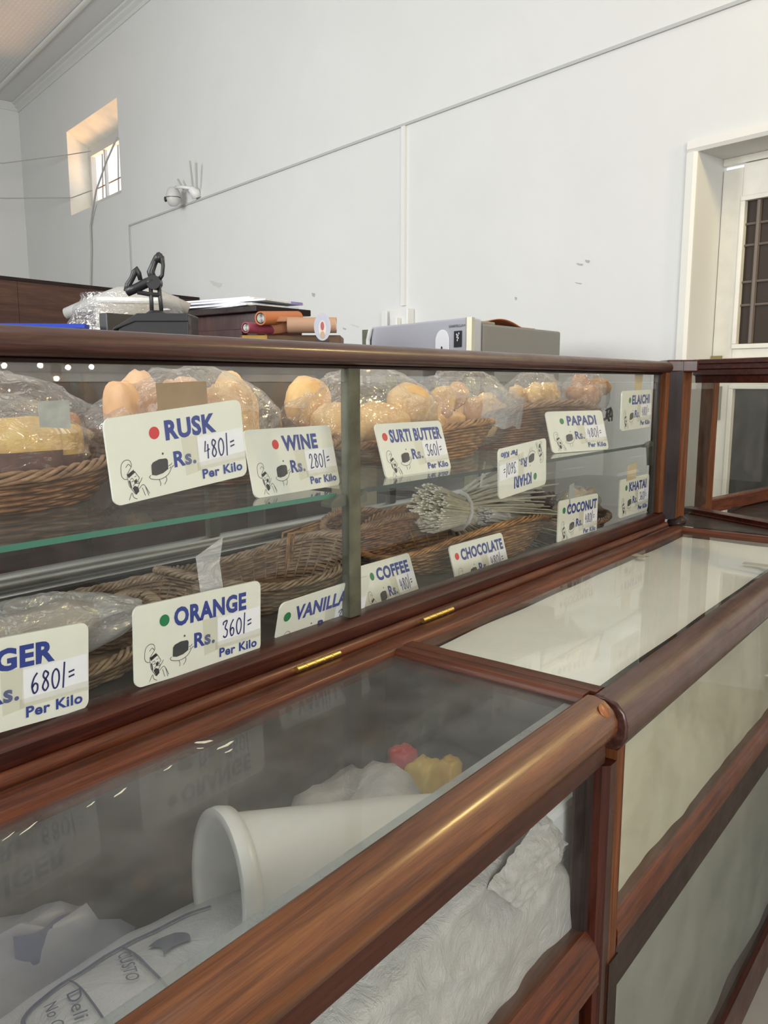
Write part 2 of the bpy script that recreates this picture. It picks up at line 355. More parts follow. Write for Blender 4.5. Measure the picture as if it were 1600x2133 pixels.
# outside the window: limbs and leaves of a tree
tr = empty('tree', wp(9.5,0,-2.6), 'pale tree with slanting limbs and sparse leaves outside the small high window', 'tree')
BARK = plain('pale_bark', (.42,.33,.24), .8, var=.3); LEAF = plain('leaf_green', (.20,.26,.10), .6, var=.3, vscale=2)
m = MB().tube([wp(9.6,0,-2.6), wp(9.3,3,-2.5), wp(9.0,4.6,-2.4), wp(8.6,6,-2.3)], [.16,.13,.10,.06], 8)
obj('trunk', m, BARK, tr, smooth=True)
for k, P in enumerate([((9.25,3.3,-2.5),(8.7,4.6,-2.0),(8.4,5.6,-1.8)), ((9.1,4.0,-2.4),(9.6,4.7,-2.2),(10.1,5.6,-2.0)), ((9.2,3.6,-2.5),(10.0,4.2,-2.2),(10.4,5.2,-2.4))]):
    obj('branch', MB().tube([wp(*q[:2], q[2]) for q in P], [.07,.05,.02], 6), BARK, tr, smooth=True)
m = MB()
for i in range(900):
    c = wp(random.uniform(8.0,9.6), random.uniform(3.4,6.0), random.uniform(-3.2,-2.2))
    d = Vector((random.uniform(-1,1),random.uniform(-1,1),random.uniform(-1,1))).normalized()*.05; e = d.cross(Vector((.3,.5,.8))).normalized()*.025
    m.add([c-d, c+e, c+d, c-e], [(0,1,2,3)])
obj('leaves', m, LEAF, tr, kind='stuff')
# door 1
door = empty('door_1', wp(-.65,0,-.11), None, None); door['kind'] = 'structure'
m = MB()
cs = plain('casing_paint', (.74,.73,.68), .55)
obj('casing', MB().prism([(.045,0),(.095,.004),(.095,.02),(.06,.022),(.045,.012)], wp(0,0,0), WD, WN, (0,0,2.335)), cs, door)
obj('casing', MB().prism([(2.335,0),(2.385,.004),(2.385,.02),(2.35,.022),(2.335,.012)], wp(.095,0,0), (0,0,1), WN, -WD*1.6), cs, door)
m.add([wp(.045,0), wp(.045,2.335), wp(.045,2.335,-.25), wp(.045,0,-.25)], [(0,1,2,3)])
m.add([wp(.045,2.335), wp(-1.35,2.335), wp(-1.35,2.335,-.25), wp(.045,2.335,-.25)], [(0,1,2,3)])
m.add([wp(-1.35,2.335), wp(-1.35,0), wp(-1.35,0,-.25), wp(-1.35,2.335,-.25)], [(0,1,2,3)])
obj('reveal', m, WALL, door)
obj('door_stile', wbox(MB(), -.055, .042, 0, 2.285, -.25, -.215), CREAMW, door, bevel=.003)
obj('door_stile', wbox(MB(), -1.35, -1.2, 0, 2.285, -.25, -.215), CREAMW, door, bevel=.003)
obj('door_rail', wbox(MB(), -1.2, -.055, 2.155, 2.30, -.25, -.215), CREAMW, door, bevel=.003)
obj('door_rail', wbox(MB(), -1.2, -.055, 1.30, 1.465, -.25, -.215), CREAMW, door, bevel=.003)
obj('door_rail', wbox(MB(), -1.2, -.055, .0, .2, -.25, -.215), CREAMW, door, bevel=.003)
for (s0,s1,z0,z1) in ((-1.2,-.055,1.465,2.155), (-1.2,-.055,.2,1.30)):
    m = MB(); g = .022
    for q in ((s0,s1,z1-g,z1),(s0,s1,z0,z0+g),(s1-g,s1,z0+g,z1-g),(s0,s0+g,z0+g,z1-g)): wbox(m, *q, -.235, -.205)
    obj('moulding', m, CREAMW, door, bevel=.003)
DG = NT('dark_door_glass'); DG.b.inputs['Base Color'].default_value = (.05,.038,.03,1); DG.b.inputs['Roughness'].default_value = .4; DG.b.inputs['Specular IOR Level'].default_value = .08; DG = DG.m
obj('frame_head', wbox(MB(), -1.35, .043, 2.303, 2.334, -.25, -.21), CREAMW, door)
obj('pane', wbox(MB(), -1.18, -.075, 1.485, 2.135, -.238, -.234), DG, door)
obj('lower_panel', wbox(MB(), -1.18, -.075, .22, 1.28, -.238, -.232), plain('grey_door_panel', (.035,.035,.033), .6, var=.2, spec=.15), door)
BR = plain('grey_brown_grille', (.14,.11,.09), .5)
for z in (2.03, 1.935, 1.77, 1.665): obj('grille_bar', MB().tube([wp(-.075,z,-.228), wp(-1.18,z-.004,-.228)], .006), BR, door)
obj('grille_bar', MB().tube([wp(-.135,1.49,-.228), wp(-.135,2.13,-.228)], .012), BR, door)
obj('hinge', wbox(MB(), -.01, .042, 1.36, 1.435, -.214, -.205), plain('old_brass', (.30,.26,.11), .5, .6), door, label='old brass hinge plate')
b_ = obj('bolt_plate', wbox(MB(), -.02, .04, 1.13, 1.29, -.214, -.20), plain('grey_bolt_metal', (.30,.30,.26), .5, .5), door)
obj('bolt', MB().tube([wp(.008,1.15,-.195), wp(.008,1.27,-.195)], .006), ALU, b_)
# cable trunking on the wall (three straight runs)
TRK = plain('shaded_trunking', (.46,.47,.46), .6)  # grey tone paints in the shadow line along the white trunking
tk = empty('cable_trunking', wp(3,2.9,0), 'thin white plastic cable trunking running along the wall with two drops', 'trunking')
obj('horizontal_run', wbox(MB(), -.6, 6.41, 2.898, 2.914, .0, .012), TRK, tk)
obj('drop', wbox(MB(), 2.05, 2.085, 1.80, 2.895, 0, .02), PVC, tk)
obj('drop', wbox(MB(), 6.38, 6.405, 2.05, 2.895, 0, .015), TRK, tk)
sk = empty('switch_box', wp(2.07,1.70,0), 'white surface socket box at the foot of the trunking beside the fridge', 'switch box')
obj('box', wbox(MB(), 1.97, 2.15, 1.60, 1.775, 0, .06), PVC, sk, bevel=.006)
obj('plug', wbox(MB(), 2.03, 2.09, 1.66, 1.72, .06, .10), PVC, sk, bevel=.006)
obj('small_box', wbox(MB(), 2.20, 2.26, 1.60, 1.775, 0, .04), PVC, sk, bevel=.004)
# wall marks
GM = plain('grey_scuff', (.42,.41,.39), .8); wbo = bpy.data.objects['wall_back']
for s_, z_, a_, b_ in ((.683,1.912,.020,.007),(.635,1.922,.014,.010),(.688,1.818,.022,.004),(2.60,1.70,.05,.008),(2.72,1.685,.02,.008),(1.114,1.773,.008,.012),(4.60,2.16,.10,.03),(3.1,1.95,.02,.02)):
    obj('scuff_mark', MB().add([wp(s_+a_*math.cos(k)*(1+.3*math.sin(3*k)), z_+b_*math.sin(k)*(1+.4*math.cos(2*k))+.25*a_*math.cos(k), .0012) for k in [i*.5236 for i in range(12)]], [list(range(12))]), GM if a_ < .03 else plain('pale_scuff', (.60,.59,.56), .8), wbo)
# hanging wires
WIRE = plain('grey_wire', (.42,.42,.40), .6)
def wire(pts, label, r_=.006):
    P = [wp(*q) for q in pts]; out = []
    for i in range(len(P)-1):
        for k in range(6): t = k/6; out.append(P[i].lerp(P[i+1], t))
    out.append(P[-1]); obj('wire', MB().tube(out, r_, 5), WIRE, smooth=True, label=label, cat='wire')
wire([(11.2,4.18,1.3),(9.9,4.05,1.0),(8.9,3.92,.5),(7.95,3.90,.05),(7.25,3.80,.04)], 'upper grey wire sagging across the room corner to the small window')
wire([(11.2,3.72,1.3),(9.8,3.62,1.0),(8.8,3.50,.5),(7.9,3.42,.05),(7.3,3.40,.04)], 'lower grey wire sagging across the room corner below the upper one')
wire([(6.55,3.79,.03),(6.82,3.60,.05),(7.12,3.36,.06),(7.34,3.17,.03),(7.44,3.05,.02),(7.46,2.79,.02),(7.56,2.30,.02)], 'grey cable hanging from the small window down the wall', .010)
# security camera
sc_ = empty('security_camera', wp(5.0,2.93,0), 'white dome security camera with three aerials mounted on the trunking', 'camera')
obj('bracket', MB().tube([wp(4.86,2.925,.02), wp(4.86,2.97,.035), wp(4.87,3.00,.08)], [.042,.045,.028], 10), PVC, sc_, smooth=True)
obj('arm', MB().tube([wp(4.87,3.00,.07), wp(4.96,3.02,.11), wp(5.05,3.03,.13)], .014, 8), PVC, sc_, smooth=True)
M = Matrix.Translation(wp(5.10,2.94,.13))
CAMW = plain('camera_shell', (.55,.55,.53), .4)
hd = obj('head', MB().lathe([(.001,.105),(.038,.096),(.056,.07),(.064,.035),(.064,0),(.052,-.038),(.034,-.06),(.001,-.068)], 20, M), CAMW, sc_, smooth=True)
obj('seam', MB().lathe([(.0652,.012),(.0652,.005)], 20, M), GREYMET, hd)
obj('lens', MB().lathe([(.001,.0),(.020,.004),(.024,-.008),(.001,-.014)], 14, Matrix.Translation(wp(5.135,2.935,.185)) @ Matrix.Rotation(R(80),4,(WD))), BLACKP, hd, smooth=True)
for (s, ds, zt) in ((5.02,.10,3.12),(4.87,0,3.23),(4.80,-.05,3.19)):
    obj('aerial', MB().tube([wp(s,2.99,.05), wp(s+ds,zt,.07)], .008, 6), plain('grey_aerial', (.40,.40,.38), .5), sc_)
# ------------------------------------------------------------------ upper display cabinet
XL = -.55
disp = empty('display_cabinet', (.8,.99,.905), 'long glass fronted rosewood bakery display case standing on the counter', 'display case')
YZ = ((0,0,0),(0,1,0),(0,0,1))
def ext(prof, x0, x1): return MB().prism(prof, (x0,0,0), (0,1,0), (0,0,1), (x1-x0,0,0))
obj('top_rail', ext([(.738,1.333),(.7285,1.334),(.7225,1.340),(.7215,1.3475),(.7245,1.355),(.733,1.3605),(.75,1.3625),(.775,1.361),(.785,1.355),(.785,1.333)], XL, 2.098), TOPW[0], disp, smooth=50)
obj('top_bead', ext([(.7375,1.3335),(.7335,1.3315),(.736,1.3285),(.742,1.328),(.742,1.3335)], XL, 2.06), BLACKW[0], disp, smooth=50)
obj('sill_rail', ext([(.738,.9755),(.7285,.9735),(.7225,.968),(.7215,.955),(.7225,.947),(.76,.947),(.76,.9755)], XL, 2.098), DARKW[0], disp, smooth=35)
obj('sill_bead', ext([(.7215,.946),(.7205,.9515),(.7155,.9535),(.7105,.9515),(.7075,.946),(.7075,.94),(.7215,.94)], XL, 2.085), FRAMEW[0], disp, smooth=60)
obj('end_stile', MB().box((2.072,.7275,.9755),(2.098,.762,1.334)), POSTW, disp, bevel=.003)
obj('end_channel', MB().box((2.052,.742,.975),(2.072,.749,1.333)), plain('dark_grey_channel', (.055,.06,.06), .4, .4), disp)
mu = obj('mullion', MB().box((.8575,.7365,.9755),(.8825,.7525,1.332)), GREYMET, disp, bevel=.002)
for x0, x1 in ((.825,.8575),(.8825,.903)):
    obj('shelf_clip', MB().prism([(0,0),(x1-x0,0),(x1-x0,.016),(x1-x0-.008 if x0 < .85 else x1-x0,.016),(.006,.010),(0,.006)] , (x0,.742,1.139), (1,0,0), (0,0,1), (0,.02,0)), GREYMET, mu, bevel=.001)
obj('shelf_clip', MB().prism([(0,0),(.012,-.05),(.024,-.05),(.024,.012),(0,.010),(-.03,.004),(-.03,-.002)], (2.04,.744,1.15), (1,0,0), (0,0,1), (0,.016,0)), GREYMET, mu)
for x0, x1, n in ((XL,.8575,0),(.8825,2.055,1)):
    obj('front_pane', MB().box((x0,.7385,.9755),(x1,.7405,1.3092)), GLASS_DISP, disp)
    obj('upper_pane', MB().box((x0,.7415,1.3105),(x1,.7435,1.3335)), GLASS_STRIP, disp)
    m = MB(); y0, y1, z0, z1 = .7525, 1.17, 1.1505, 1.157
    m.add([(x0,y0,z1),(x1-.01,y0,z1),(x1-.01,y1,z1),(x0,y1,z1)], [(0,1,2,3)], 0)
    m.add([(x0,y0,z0),(x1-.01,y0,z0),(x1-.01,y0,z1),(x0,y0,z1)], [(0,1,2,3)], 1)
    m.add([(x0,y1,z0),(x1-.01,y1,z0),(x1-.01,y1,z1),(x0,y1,z1)], [(0,1,2,3)], 1)
    obj('glass_shelf', m, [GLASS_SHELF, GREENEDGE if n == 0 else DARKEDGE], disp)
obj('end_pane', MB().box((2.062,.765,.92),(2.066,1.235,1.34)), GLASS_DISP, disp)
obj('floor_board', MB().box((XL,.745,.898),(2.075,1.25,.914)), plain('grey_dark_shelf_paper', (.075,.068,.06), .5, var=.25), disp)
obj('back_board', MB().box((XL,1.236,.914),(2.075,1.25,.985)), BLACKW[0], disp)
obj('back_track', ext([(1.232,.984),(1.226,.988),(1.224,.998),(1.228,1.008),(1.236,1.012),(1.25,1.012),(1.25,.984)], XL, 2.07), ALU, disp, smooth=50)
obj('back_track', ext([(1.226,.974),(1.222,.980),(1.226,.984),(1.25,.984),(1.25,.974)], XL, 2.07), ALU, disp, smooth=50)
obj('back_top_rail', MB().box((XL,1.225,1.325),(2.07,1.25,1.352)), BLACKW[0], disp, bevel=.002)
for x in (.15, 1.03, 1.60): obj('back_stile', MB().box((x-.012,1.232,1.012),(x+.012,1.246,1.325)), GREYMET, disp)
for x0, x1 in ((XL,.14),(.16,1.02),(1.04,2.06)): obj('back_pane', MB().box((x0,1.238,1.012),(x1,1.240,1.325)), GLASS_BACK, disp)
# ------------------------------------------------------------------ counters below
YG = .701
def counter(name, label, x0, x1): return empty(name, ((x0+x1)/2, .52, 0), label, 'counter')
cl = counter('display_counter', 'glass topped teak counter holding white sacks, nearest the viewer', XL, .88)
cr = counter('display_counter', 'glass topped teak counter lined with beige paper, farther section', .88, 2.1)
YIN, YOUT = .383, .340
railp = [(.383,.945),(.372,.9465),(.358,.943),(.347,.934),(.341,.922),(.3405,.912),(.3435,.903),(.352,.8975),(.383,.8975)]
m = ext(railp, XL, .874)
# rounded far end of the nearer rail
n = len(railp)
for k, (dx, sc2) in enumerate(((.004,.97),(.008,.88),(.010,.70))):
    pass
fr_ = obj('front_rail', m, FRONTW[0], cl, smooth=50, bevel=.004)
obj('end_plug', MB().lathe([(.0001,.0006),(.0085,.0006),(.009,-.001)], 20, Matrix.Translation((.853,.3505,.9385)) @ Matrix.Rotation(R(52),4,'X')), plain('orange_plug_wood', (.26,.085,.025), .4), fr_, smooth=True)
railr = [(.375,.945),(.360,.9455),(.346,.9405),(.336,.930),(.3315,.915),(.332,.900),(.3375,.889),(.347,.882),(.375,.882)]
obj('front_rail', ext(railr, .8765, 2.115), TOPW[0], cr, smooth=50, bevel=.003)
obj('apron', MB().box((XL,.3525,.868),(.868,.40,.8965)), DARKW[0], cl, bevel=.002)
obj('back_stile', ext([(.660,.922),(.660,.942),(.664,.9455),(.692,.9455),(.701,.943),(.701,.922)], XL, .885), FRAMEW[0], cl, smooth=50)
obj('back_stile', ext([(.663,.922),(.663,.942),(.667,.9455),(.692,.9455),(.701,.943),(.701,.922)], .8855, 2.09), FRAMEW[0], cr, smooth=50)
obj('divider', MB().prism([(.8605,.922),(.8605,.938),(.866,.945),(.884,.945),(.884,.922)], (0,.383,0), (1,0,0), (0,0,1), (0,.277,0)), FRAMEW[1], cl, smooth=40)
obj('divider', MB().prism([(.8855,.922),(.8855,.945),(.907,.945),(.913,.941),(.913,.922)], (0,.375,0), (1,0,0), (0,0,1), (0,.288,0)), FRAMEW[1], cr, smooth=40)
obj('end_rail', MB().prism([(2.060,.922),(2.060,.940),(2.066,.9455),(2.085,.9455),(2.09,.940),(2.09,.922)], (0,.375,0), (1,0,0), (0,0,1), (0,.288,0)), FRAMEW[1], cr, smooth=40)
obj('glass_top', MB().box((XL,.378,.9325),(.8605,.662,.9365)), GLASS_TOPL, cl)
obj('glass_top', MB().box((.913,.370,.9335),(2.060,.665,.9375)), GLASS_TOPR, cr)
obj('milky_strip', MB().box((XL,.384,.9300),(.8605,.404,.9318)), GLASS_MILKY, cl)  # milky strip added for the grey band beside the front rail
for x, t_ in ((.7135,cl),(.99,cr)):
    h = obj('hinge', MB().tube([(x,.7045,.9475),(x+.083,.7045,.9475)], .0042, 10), BRASS, t_, smooth=50, label='small brass butt hinge')
    for q in (.2,.4,.6,.8): obj('knuckle', MB().tube([(x+.083*q-.0006,.7045,.9475),(x+.083*q+.0006,.7045,.9475)], .0047, 10), BRASS, h)
# posts and lower rails
obj('post', MB().prism([(.8585,.375),(.8585,.3525),(.866,.345),(.883,.345),(.883,.375)], (0,0,.0), (1,0,0), (0,1,0), (0,0,.868)), DARKW[2], cl, smooth=30)
obj('post_moulding', MB().prism([(.852,.385),(.852,.368),(.8585,.362),(.8585,.385)], (0,0,.649), (1,0,0), (0,1,0), (0,0,.219)), BLACKW[2], cl)
obj('post', MB().prism([(.8835,.375),(.8835,.345),(.908,.345),(.913,.350),(.913,.375)], (0,0,.0), (1,0,0), (0,1,0), (0,0,.880)), POSTW, cr, smooth=30)
obj('middle_rail', ext([(.374,.652),(.364,.652),(.352,.640),(.345,.622),(.345,.588),(.385,.588),(.385,.652)], XL, .8585), FRAMEW[0], cl, smooth=40)
obj('middle_rail_upper', ext([(.364,.652),(.352,.642),(.345,.627),(.345,.606),(.385,.606),(.385,.652)], .9135, 2.1), FRAMEW[0], cr, smooth=40)
obj('middle_rail_lower', ext([(.3465,.605),(.3465,.545),(.385,.545),(.385,.605)], .9135, 2.1), BLACKW[0], cr, bevel=.001)
obj('post_foot_face', MB().box((.884,.3425,.0),(.912,.3445,.60)), BLACKW[2], cr)
obj('front_pane', MB().box((XL,.3665,.652),(.8585,.3695,.868)), GLASS_FRONT, cl)
obj('front_pane', MB().box((.9135,.3535,.645),(2.1,.3565,.882)), GLASS_FRONT, cr)
obj('front_pane', MB().box((.9135,.3555,.10),(2.1,.3585,.545)), GLASS_FRONT, cr)
obj('bottom_rail', MB().box((.8845,.347,.0),(2.1,.39,.10)), DARKW[0], cr)
obj('dark_bay_panel', MB().box((XL,.372,.10),(.80,.385,.588)), BLACKW[0], cl)  # black panel put in for the shade of the open compartment
obj('drawer_stile', MB().box((.80,.356,.10),(.832,.374,.588)), DARKW[2], cl, bevel=.002)
obj('shelf_board', MB().box((XL,.372,.56),(.88,.70,.585)), plain('dark_shelf_board', (.05,.04,.035), .6, var=.2), cl)
BKP = plain('grey_brown_back_panel', (.10,.09,.075), .6, var=.35, vscale=6)
obj('back_panel', MB().box((XL,.69,.0),(.88,.70,.92)), BKP, cl)
obj('back_panel', MB().box((.881,.69,.0),(2.09,.70,.92)), BKP, cr)
obj('partition_panel', MB().box((.966,.40,.10),(.970,.69,.92)), plain('grey_green_partition', (.12,.12,.10), .6, var=.3, vscale=10), cr)
obj('end_panel', MB().box((2.09,.385,.0),(2.1,.70,.92)), DARKW[2], cr)
obj('bottom_rail', MB().box((XL,.347,.0),(.8835,.39,.10)), DARKW[0], cl)
# interior liners of the right counter
def sheet(name, fn, nu, nv, mat, **k): return obj(name, MB().grid(fn, nu, nv), mat, smooth=True, **k)
def f(u, v):
    x = .925+u*1.128; y = .405+v*.255
    z = .9245 + .003*noise.noise((x*5, y*9, 0)) - (.03*max(0, v-.55)**1.0*(1-u)*.3)
    if v < .02 or u < .01: z -= .004
    return Vector((x, y, z))
sheet('paper_sheet', f, 60, 20, PAPER, label='white paper sheet laid just under the farther glass top', cat='paper')
def f(u, v):
    x = .916+u*1.17; z = .648+v*.255
    return Vector((x, .3635+.0035*noise.noise((x*7, 3, z*9))+.002*noise.noise((x*20,9,z*22)), z))
sheet('lining_sheet', f, 90, 24, LINING, label='stained beige lining paper behind the upper front pane', cat='paper')
def f(u, v):
    x = .916+u*1.17; z = .10+v*.44
    fo = .012*noise.noise((x*4+z*2.5, 1, 0))+.009*abs(noise.noise((x*3-z*6, 5, z*2)))
    return Vector((x, .372+fo, z))
sheet('lining_cloth', f, 110, 40, LINING2, label='grey green cloth lining behind the lower front pane', cat='cloth')
for k, (x0, y0, an, L_) in enumerate(((1.80,.418,12,.06),(1.735,.655,-8,.05))):
    M = Matrix.Translation((x0,y0,.9316)) @ Matrix.Rotation(R(an+80),4,'Z')
    obj('tape_strip', MB().box((-L_/2,-.012,0),(L_/2,.012,.0007), 0, M), MASK, label=('yellowed tape strip by the front rail under the farther glass', 'yellowed tape strip near the hinge side under the farther glass')[k], cat='tape')
# ------------------------------------------------------------------ corner case on the right
dF = Vector((-.453,-.891,0)); dB = Vector((.94,-.34,0)); cc = empty('corner_case', (2.3,.6,.93), 'dark rosewood glass case standing at the right end of the counter', 'display case')
pm = MB().prism([(0,0),(.052,-.04),(.062,.03),(.018,.05)], (2.108,.718,.975), (1,0,0), (0,1,0), (0,0,.375))
obj('corner_post', MB().prism([(0,0),(.040,-.011),(.066,.030),(.020,.03)], (2.125,.705,.955), (1,0,0), (0,1,0), (0,0,.405)), POSTW, cc, bevel=.004)
obj('post_side', MB().prism([(0,.0),(.014,-.030),(.016,.004),(.012,.02)], (2.110,.734,.955), (1,0,0), (0,1,0), (0,0,.407)), BLACKW[2], cc)
obj('post_foot', MB().tube([(2.128,.705,.958),(2.130,.703,.948),(2.132,.702,.940)], [.020,.026,.022], 14), BLACKW[2], cc, smooth=True)
obj('post_cap', MB().prism([(-.006,.004),(.032,-.062),(.11,-.03),(.06,.05)], (2.110,.735,1.335), (1,0,0), (0,1,0), (0,0,.031)), DARKW[2], cc, bevel=.004)
O = Vector((2.325,.735,0)); Nn = Vector((-.891,.453,0))
def crail(prof, s0, s1): return MB().prism(prof, O + dF*s0, Nn, (0,0,1), dF*(s1-s0))
obj('cornice', crail([(0,1.372),(.012,1.370),(.014,1.360),(.006,1.358),(.008,1.346),(.002,1.343),(.004,1.330),(-.006,1.326),(-.008,1.308),(-.03,1.308),(-.03,1.372)], -.01, .75), DARKW[0], cc, smooth=25)
obj('base_rail', crail([(0,.962),(.012,.960),(.012,.952),(.022,.950),(.022,.942),(.032,.940),(.034,.925),(-.02,.925),(-.02,.962)], -.01, .75), DARKW[0], cc, smooth=25)
obj('base_board', MB().add([(2.09,.71,.9462),(2.35,.75,.9462),(2.2,-.2,.9462),(2.09,-.2,.9462)], [(0,3,2,1)]), BLACKW[0], cc)
LS = Vector((2.478,.768,0))
dL = Vector((.985,-.17,0)); nL = Vector((-.17,-.985,0))
obj('leaf_stile', MB().prism([(0,0),(.055,0),(.055,.03),(.012,.034),(0,.02)], LS+Vector((0,0,.93)), dL, nL, (0,0,.40)), POSTW, cc, bevel=.003)
obj('leaf_bottom_rail', MB().prism([(.05,0),(.9,0),(.9,.03),(.05,.03)], LS+Vector((0,0,.918)), dL, nL, (0,0,.042)), FRAMEW[0], cc, bevel=.003)
obj('leaf_pane', MB().prism([(.05,.012),(.9,.012),(.9,.015),(.05,.015)], LS+Vector((0,0,.955)), dL, nL, (0,0,.36)), GLASS_FRONT, cc)
obj('side_pane', MB().prism([(0,0),(.003,0),(.003,.34),(0,.34)], (2.17,.70,.955), Vector((-.3,.95,0)), Vector((.95,.10,0)), (0,0,.38)), GLASS_FRONT, cc)
obj('case_floor', MB().add([(2.2,.7,.915),(3.5,.7,.915),(3.3,.0,.915),(2.2,-.2,.915)], [(0,3,2,1)]), BLACKW[0], cc)
tg = obj('white_strip', MB().box((-.05,-.008,0),(.05,.008,.012),0,Matrix.Translation((2.50,.50,1.02)) @ Matrix.Rotation(R(-62),4,'Z') @ Matrix.Rotation(R(14),4,'Y')), WHITEP, label='white plastic strip resting inside the corner case', cat='strip', bevel=.002)

m = MB()
for (x, y, a_, b_, rz_) in ((.518,.649,.010,.003,20),(.527,.625,.013,.0022,60),(.520,.612,.006,.0012,60),(.458,.630,.007,.001,70),(.401,.625,.010,.0012,75),(.372,.627,.006,.0008,75),(.317,.633,.012,.0008,78),(.300,.634,.008,.0006,78),(.506,.640,.004,.0012,10)):
    c_, s2_ = math.cos(R(rz_-55)), math.sin(R(rz_-55))
    m.add([(x+a_*c_*math.cos(k)-b_*s2_*math.sin(k), y+a_*s2_*math.cos(k)+b_*c_*math.sin(k)*(1+.5*math.sin(3*k)), .9369) for k in [i*.785 for i in range(8)]], [list(range(8))])
obj('paint_flecks', m, plain('cream_paint_fleck', (.66,.63,.52), .6), cl, kind='stuff')
# ------------------------------------------------------------------ price tags
TW, THh = .187, .092
def cubic(pts, n=6):
    out = []
    P = [pts[0]] + list(pts) + [pts[-1]]
    for i in range(1, len(P)-2):
        p0, p1, p2, p3 = P[i-1], P[i], P[i+1], P[i+2]
        for k in range(n):
            t = k/n
            out.append(tuple(.5*((2*p1[j])+(-p0[j]+p2[j])*t+(2*p0[j]-5*p1[j]+4*p2[j]-p3[j])*t*t+(-p0[j]+3*p1[j]-3*p2[j]+p3[j])*t**3) for j in (0,1)))
    out.append(tuple(pts[-1])); return out
GL = {'0': [[(.5,0),(.15,.2),(.05,.6),(.25,.98),(.6,.95),(.85,.6),(.8,.2),(.5,0)]],
 '2': [[(.1,.3),(.2,.05),(.55,0),(.7,.25),(.45,.6),(.1,.95),(.2,1.0),(.85,.95)]],
 '3': [[(.1,.22),(.15,.05),(.75,0),(.4,.42),(.75,.6),(.65,.92),(.3,1.0),(.05,.88)]],
 '4': [[(.35,0),(.1,.62),(.9,.5)],[(.68,.2),(.55,1.05)]],
 '6': [[(.7,0),(.3,.25),(.08,.65),(.3,1.0),(.65,.9),(.7,.62),(.4,.52),(.12,.7)]],
 '8': [[(.75,.12),(.4,0),(.2,.25),(.6,.52),(.75,.8),(.4,1.0),(.12,.8),(.35,.5),(.75,.22),(.72,.08)]],
 '/': [[(.55,-.25),(.25,1.1)]], '=': [[(.1,.35),(.8,.28)],[(.1,.6),(.8,.53)]]}
def handwrite(mb, s, u0, u1, v0, v1, o, U, V, lift, wd):
    n = sum(.62 if c == '/' else 1 for c in s); x = u0; cw = (u1-u0)/n
    for c in s:
        w_ = cw*(.62 if c == '/' else 1)
        for st in GL[c]:
            q = cubic(st) if len(st) > 2 and c != '4' else st
            hh = (v1-v0)
            mb.ribbon([(x+a*w_*.86, v0+b*hh) for a, b in q], wd, o, U, V, lift)
        x += w_
CHEF = [[(.02,.30),(.06,.10),(.20,.0),(.36,.03),(.40,.18),(.30,.30),(.22,.40),(.20,.52),(.10,.50),(.03,.42),(.02,.30)],
 [(.20,.20),(.30,.12),(.38,.20)],[(.20,.38),(.30,.42),(.46,.30)],[(.22,.52),(.24,.70),(.34,.86),(.44,.98),(.54,.90)],
 [(.48,.34),(.56,.46),(.62,.56),(.55,.62),(.60,.70),(.52,.80)],[(.30,.55),(.38,.52),(.40,.60),(.32,.62)],[(.46,.50),(.52,.48)],
 [(.36,.74),(.46,.68),(.60,.70),(.72,.56)],[(.18,1.1),(.30,.92),(.34,1.05),(.46,1.12)],[(.56,.86),(.74,.76),(.92,1.05)],[(.68,.84),(.76,1.08)],[(.80,.84),(.88,1.1)]]
CHEFP = [[(.21,.40),(.44,.30),(.50,.38),(.25,.50)],[(.34,.80),(.42,.74),(.54,.80),(.56,.92),(.44,1.0)],[(.42,.60),(.52,.56),(.54,.66),(.44,.70)],[(.24,.58),(.29,.56),(.33,.80),(.28,.76)]]
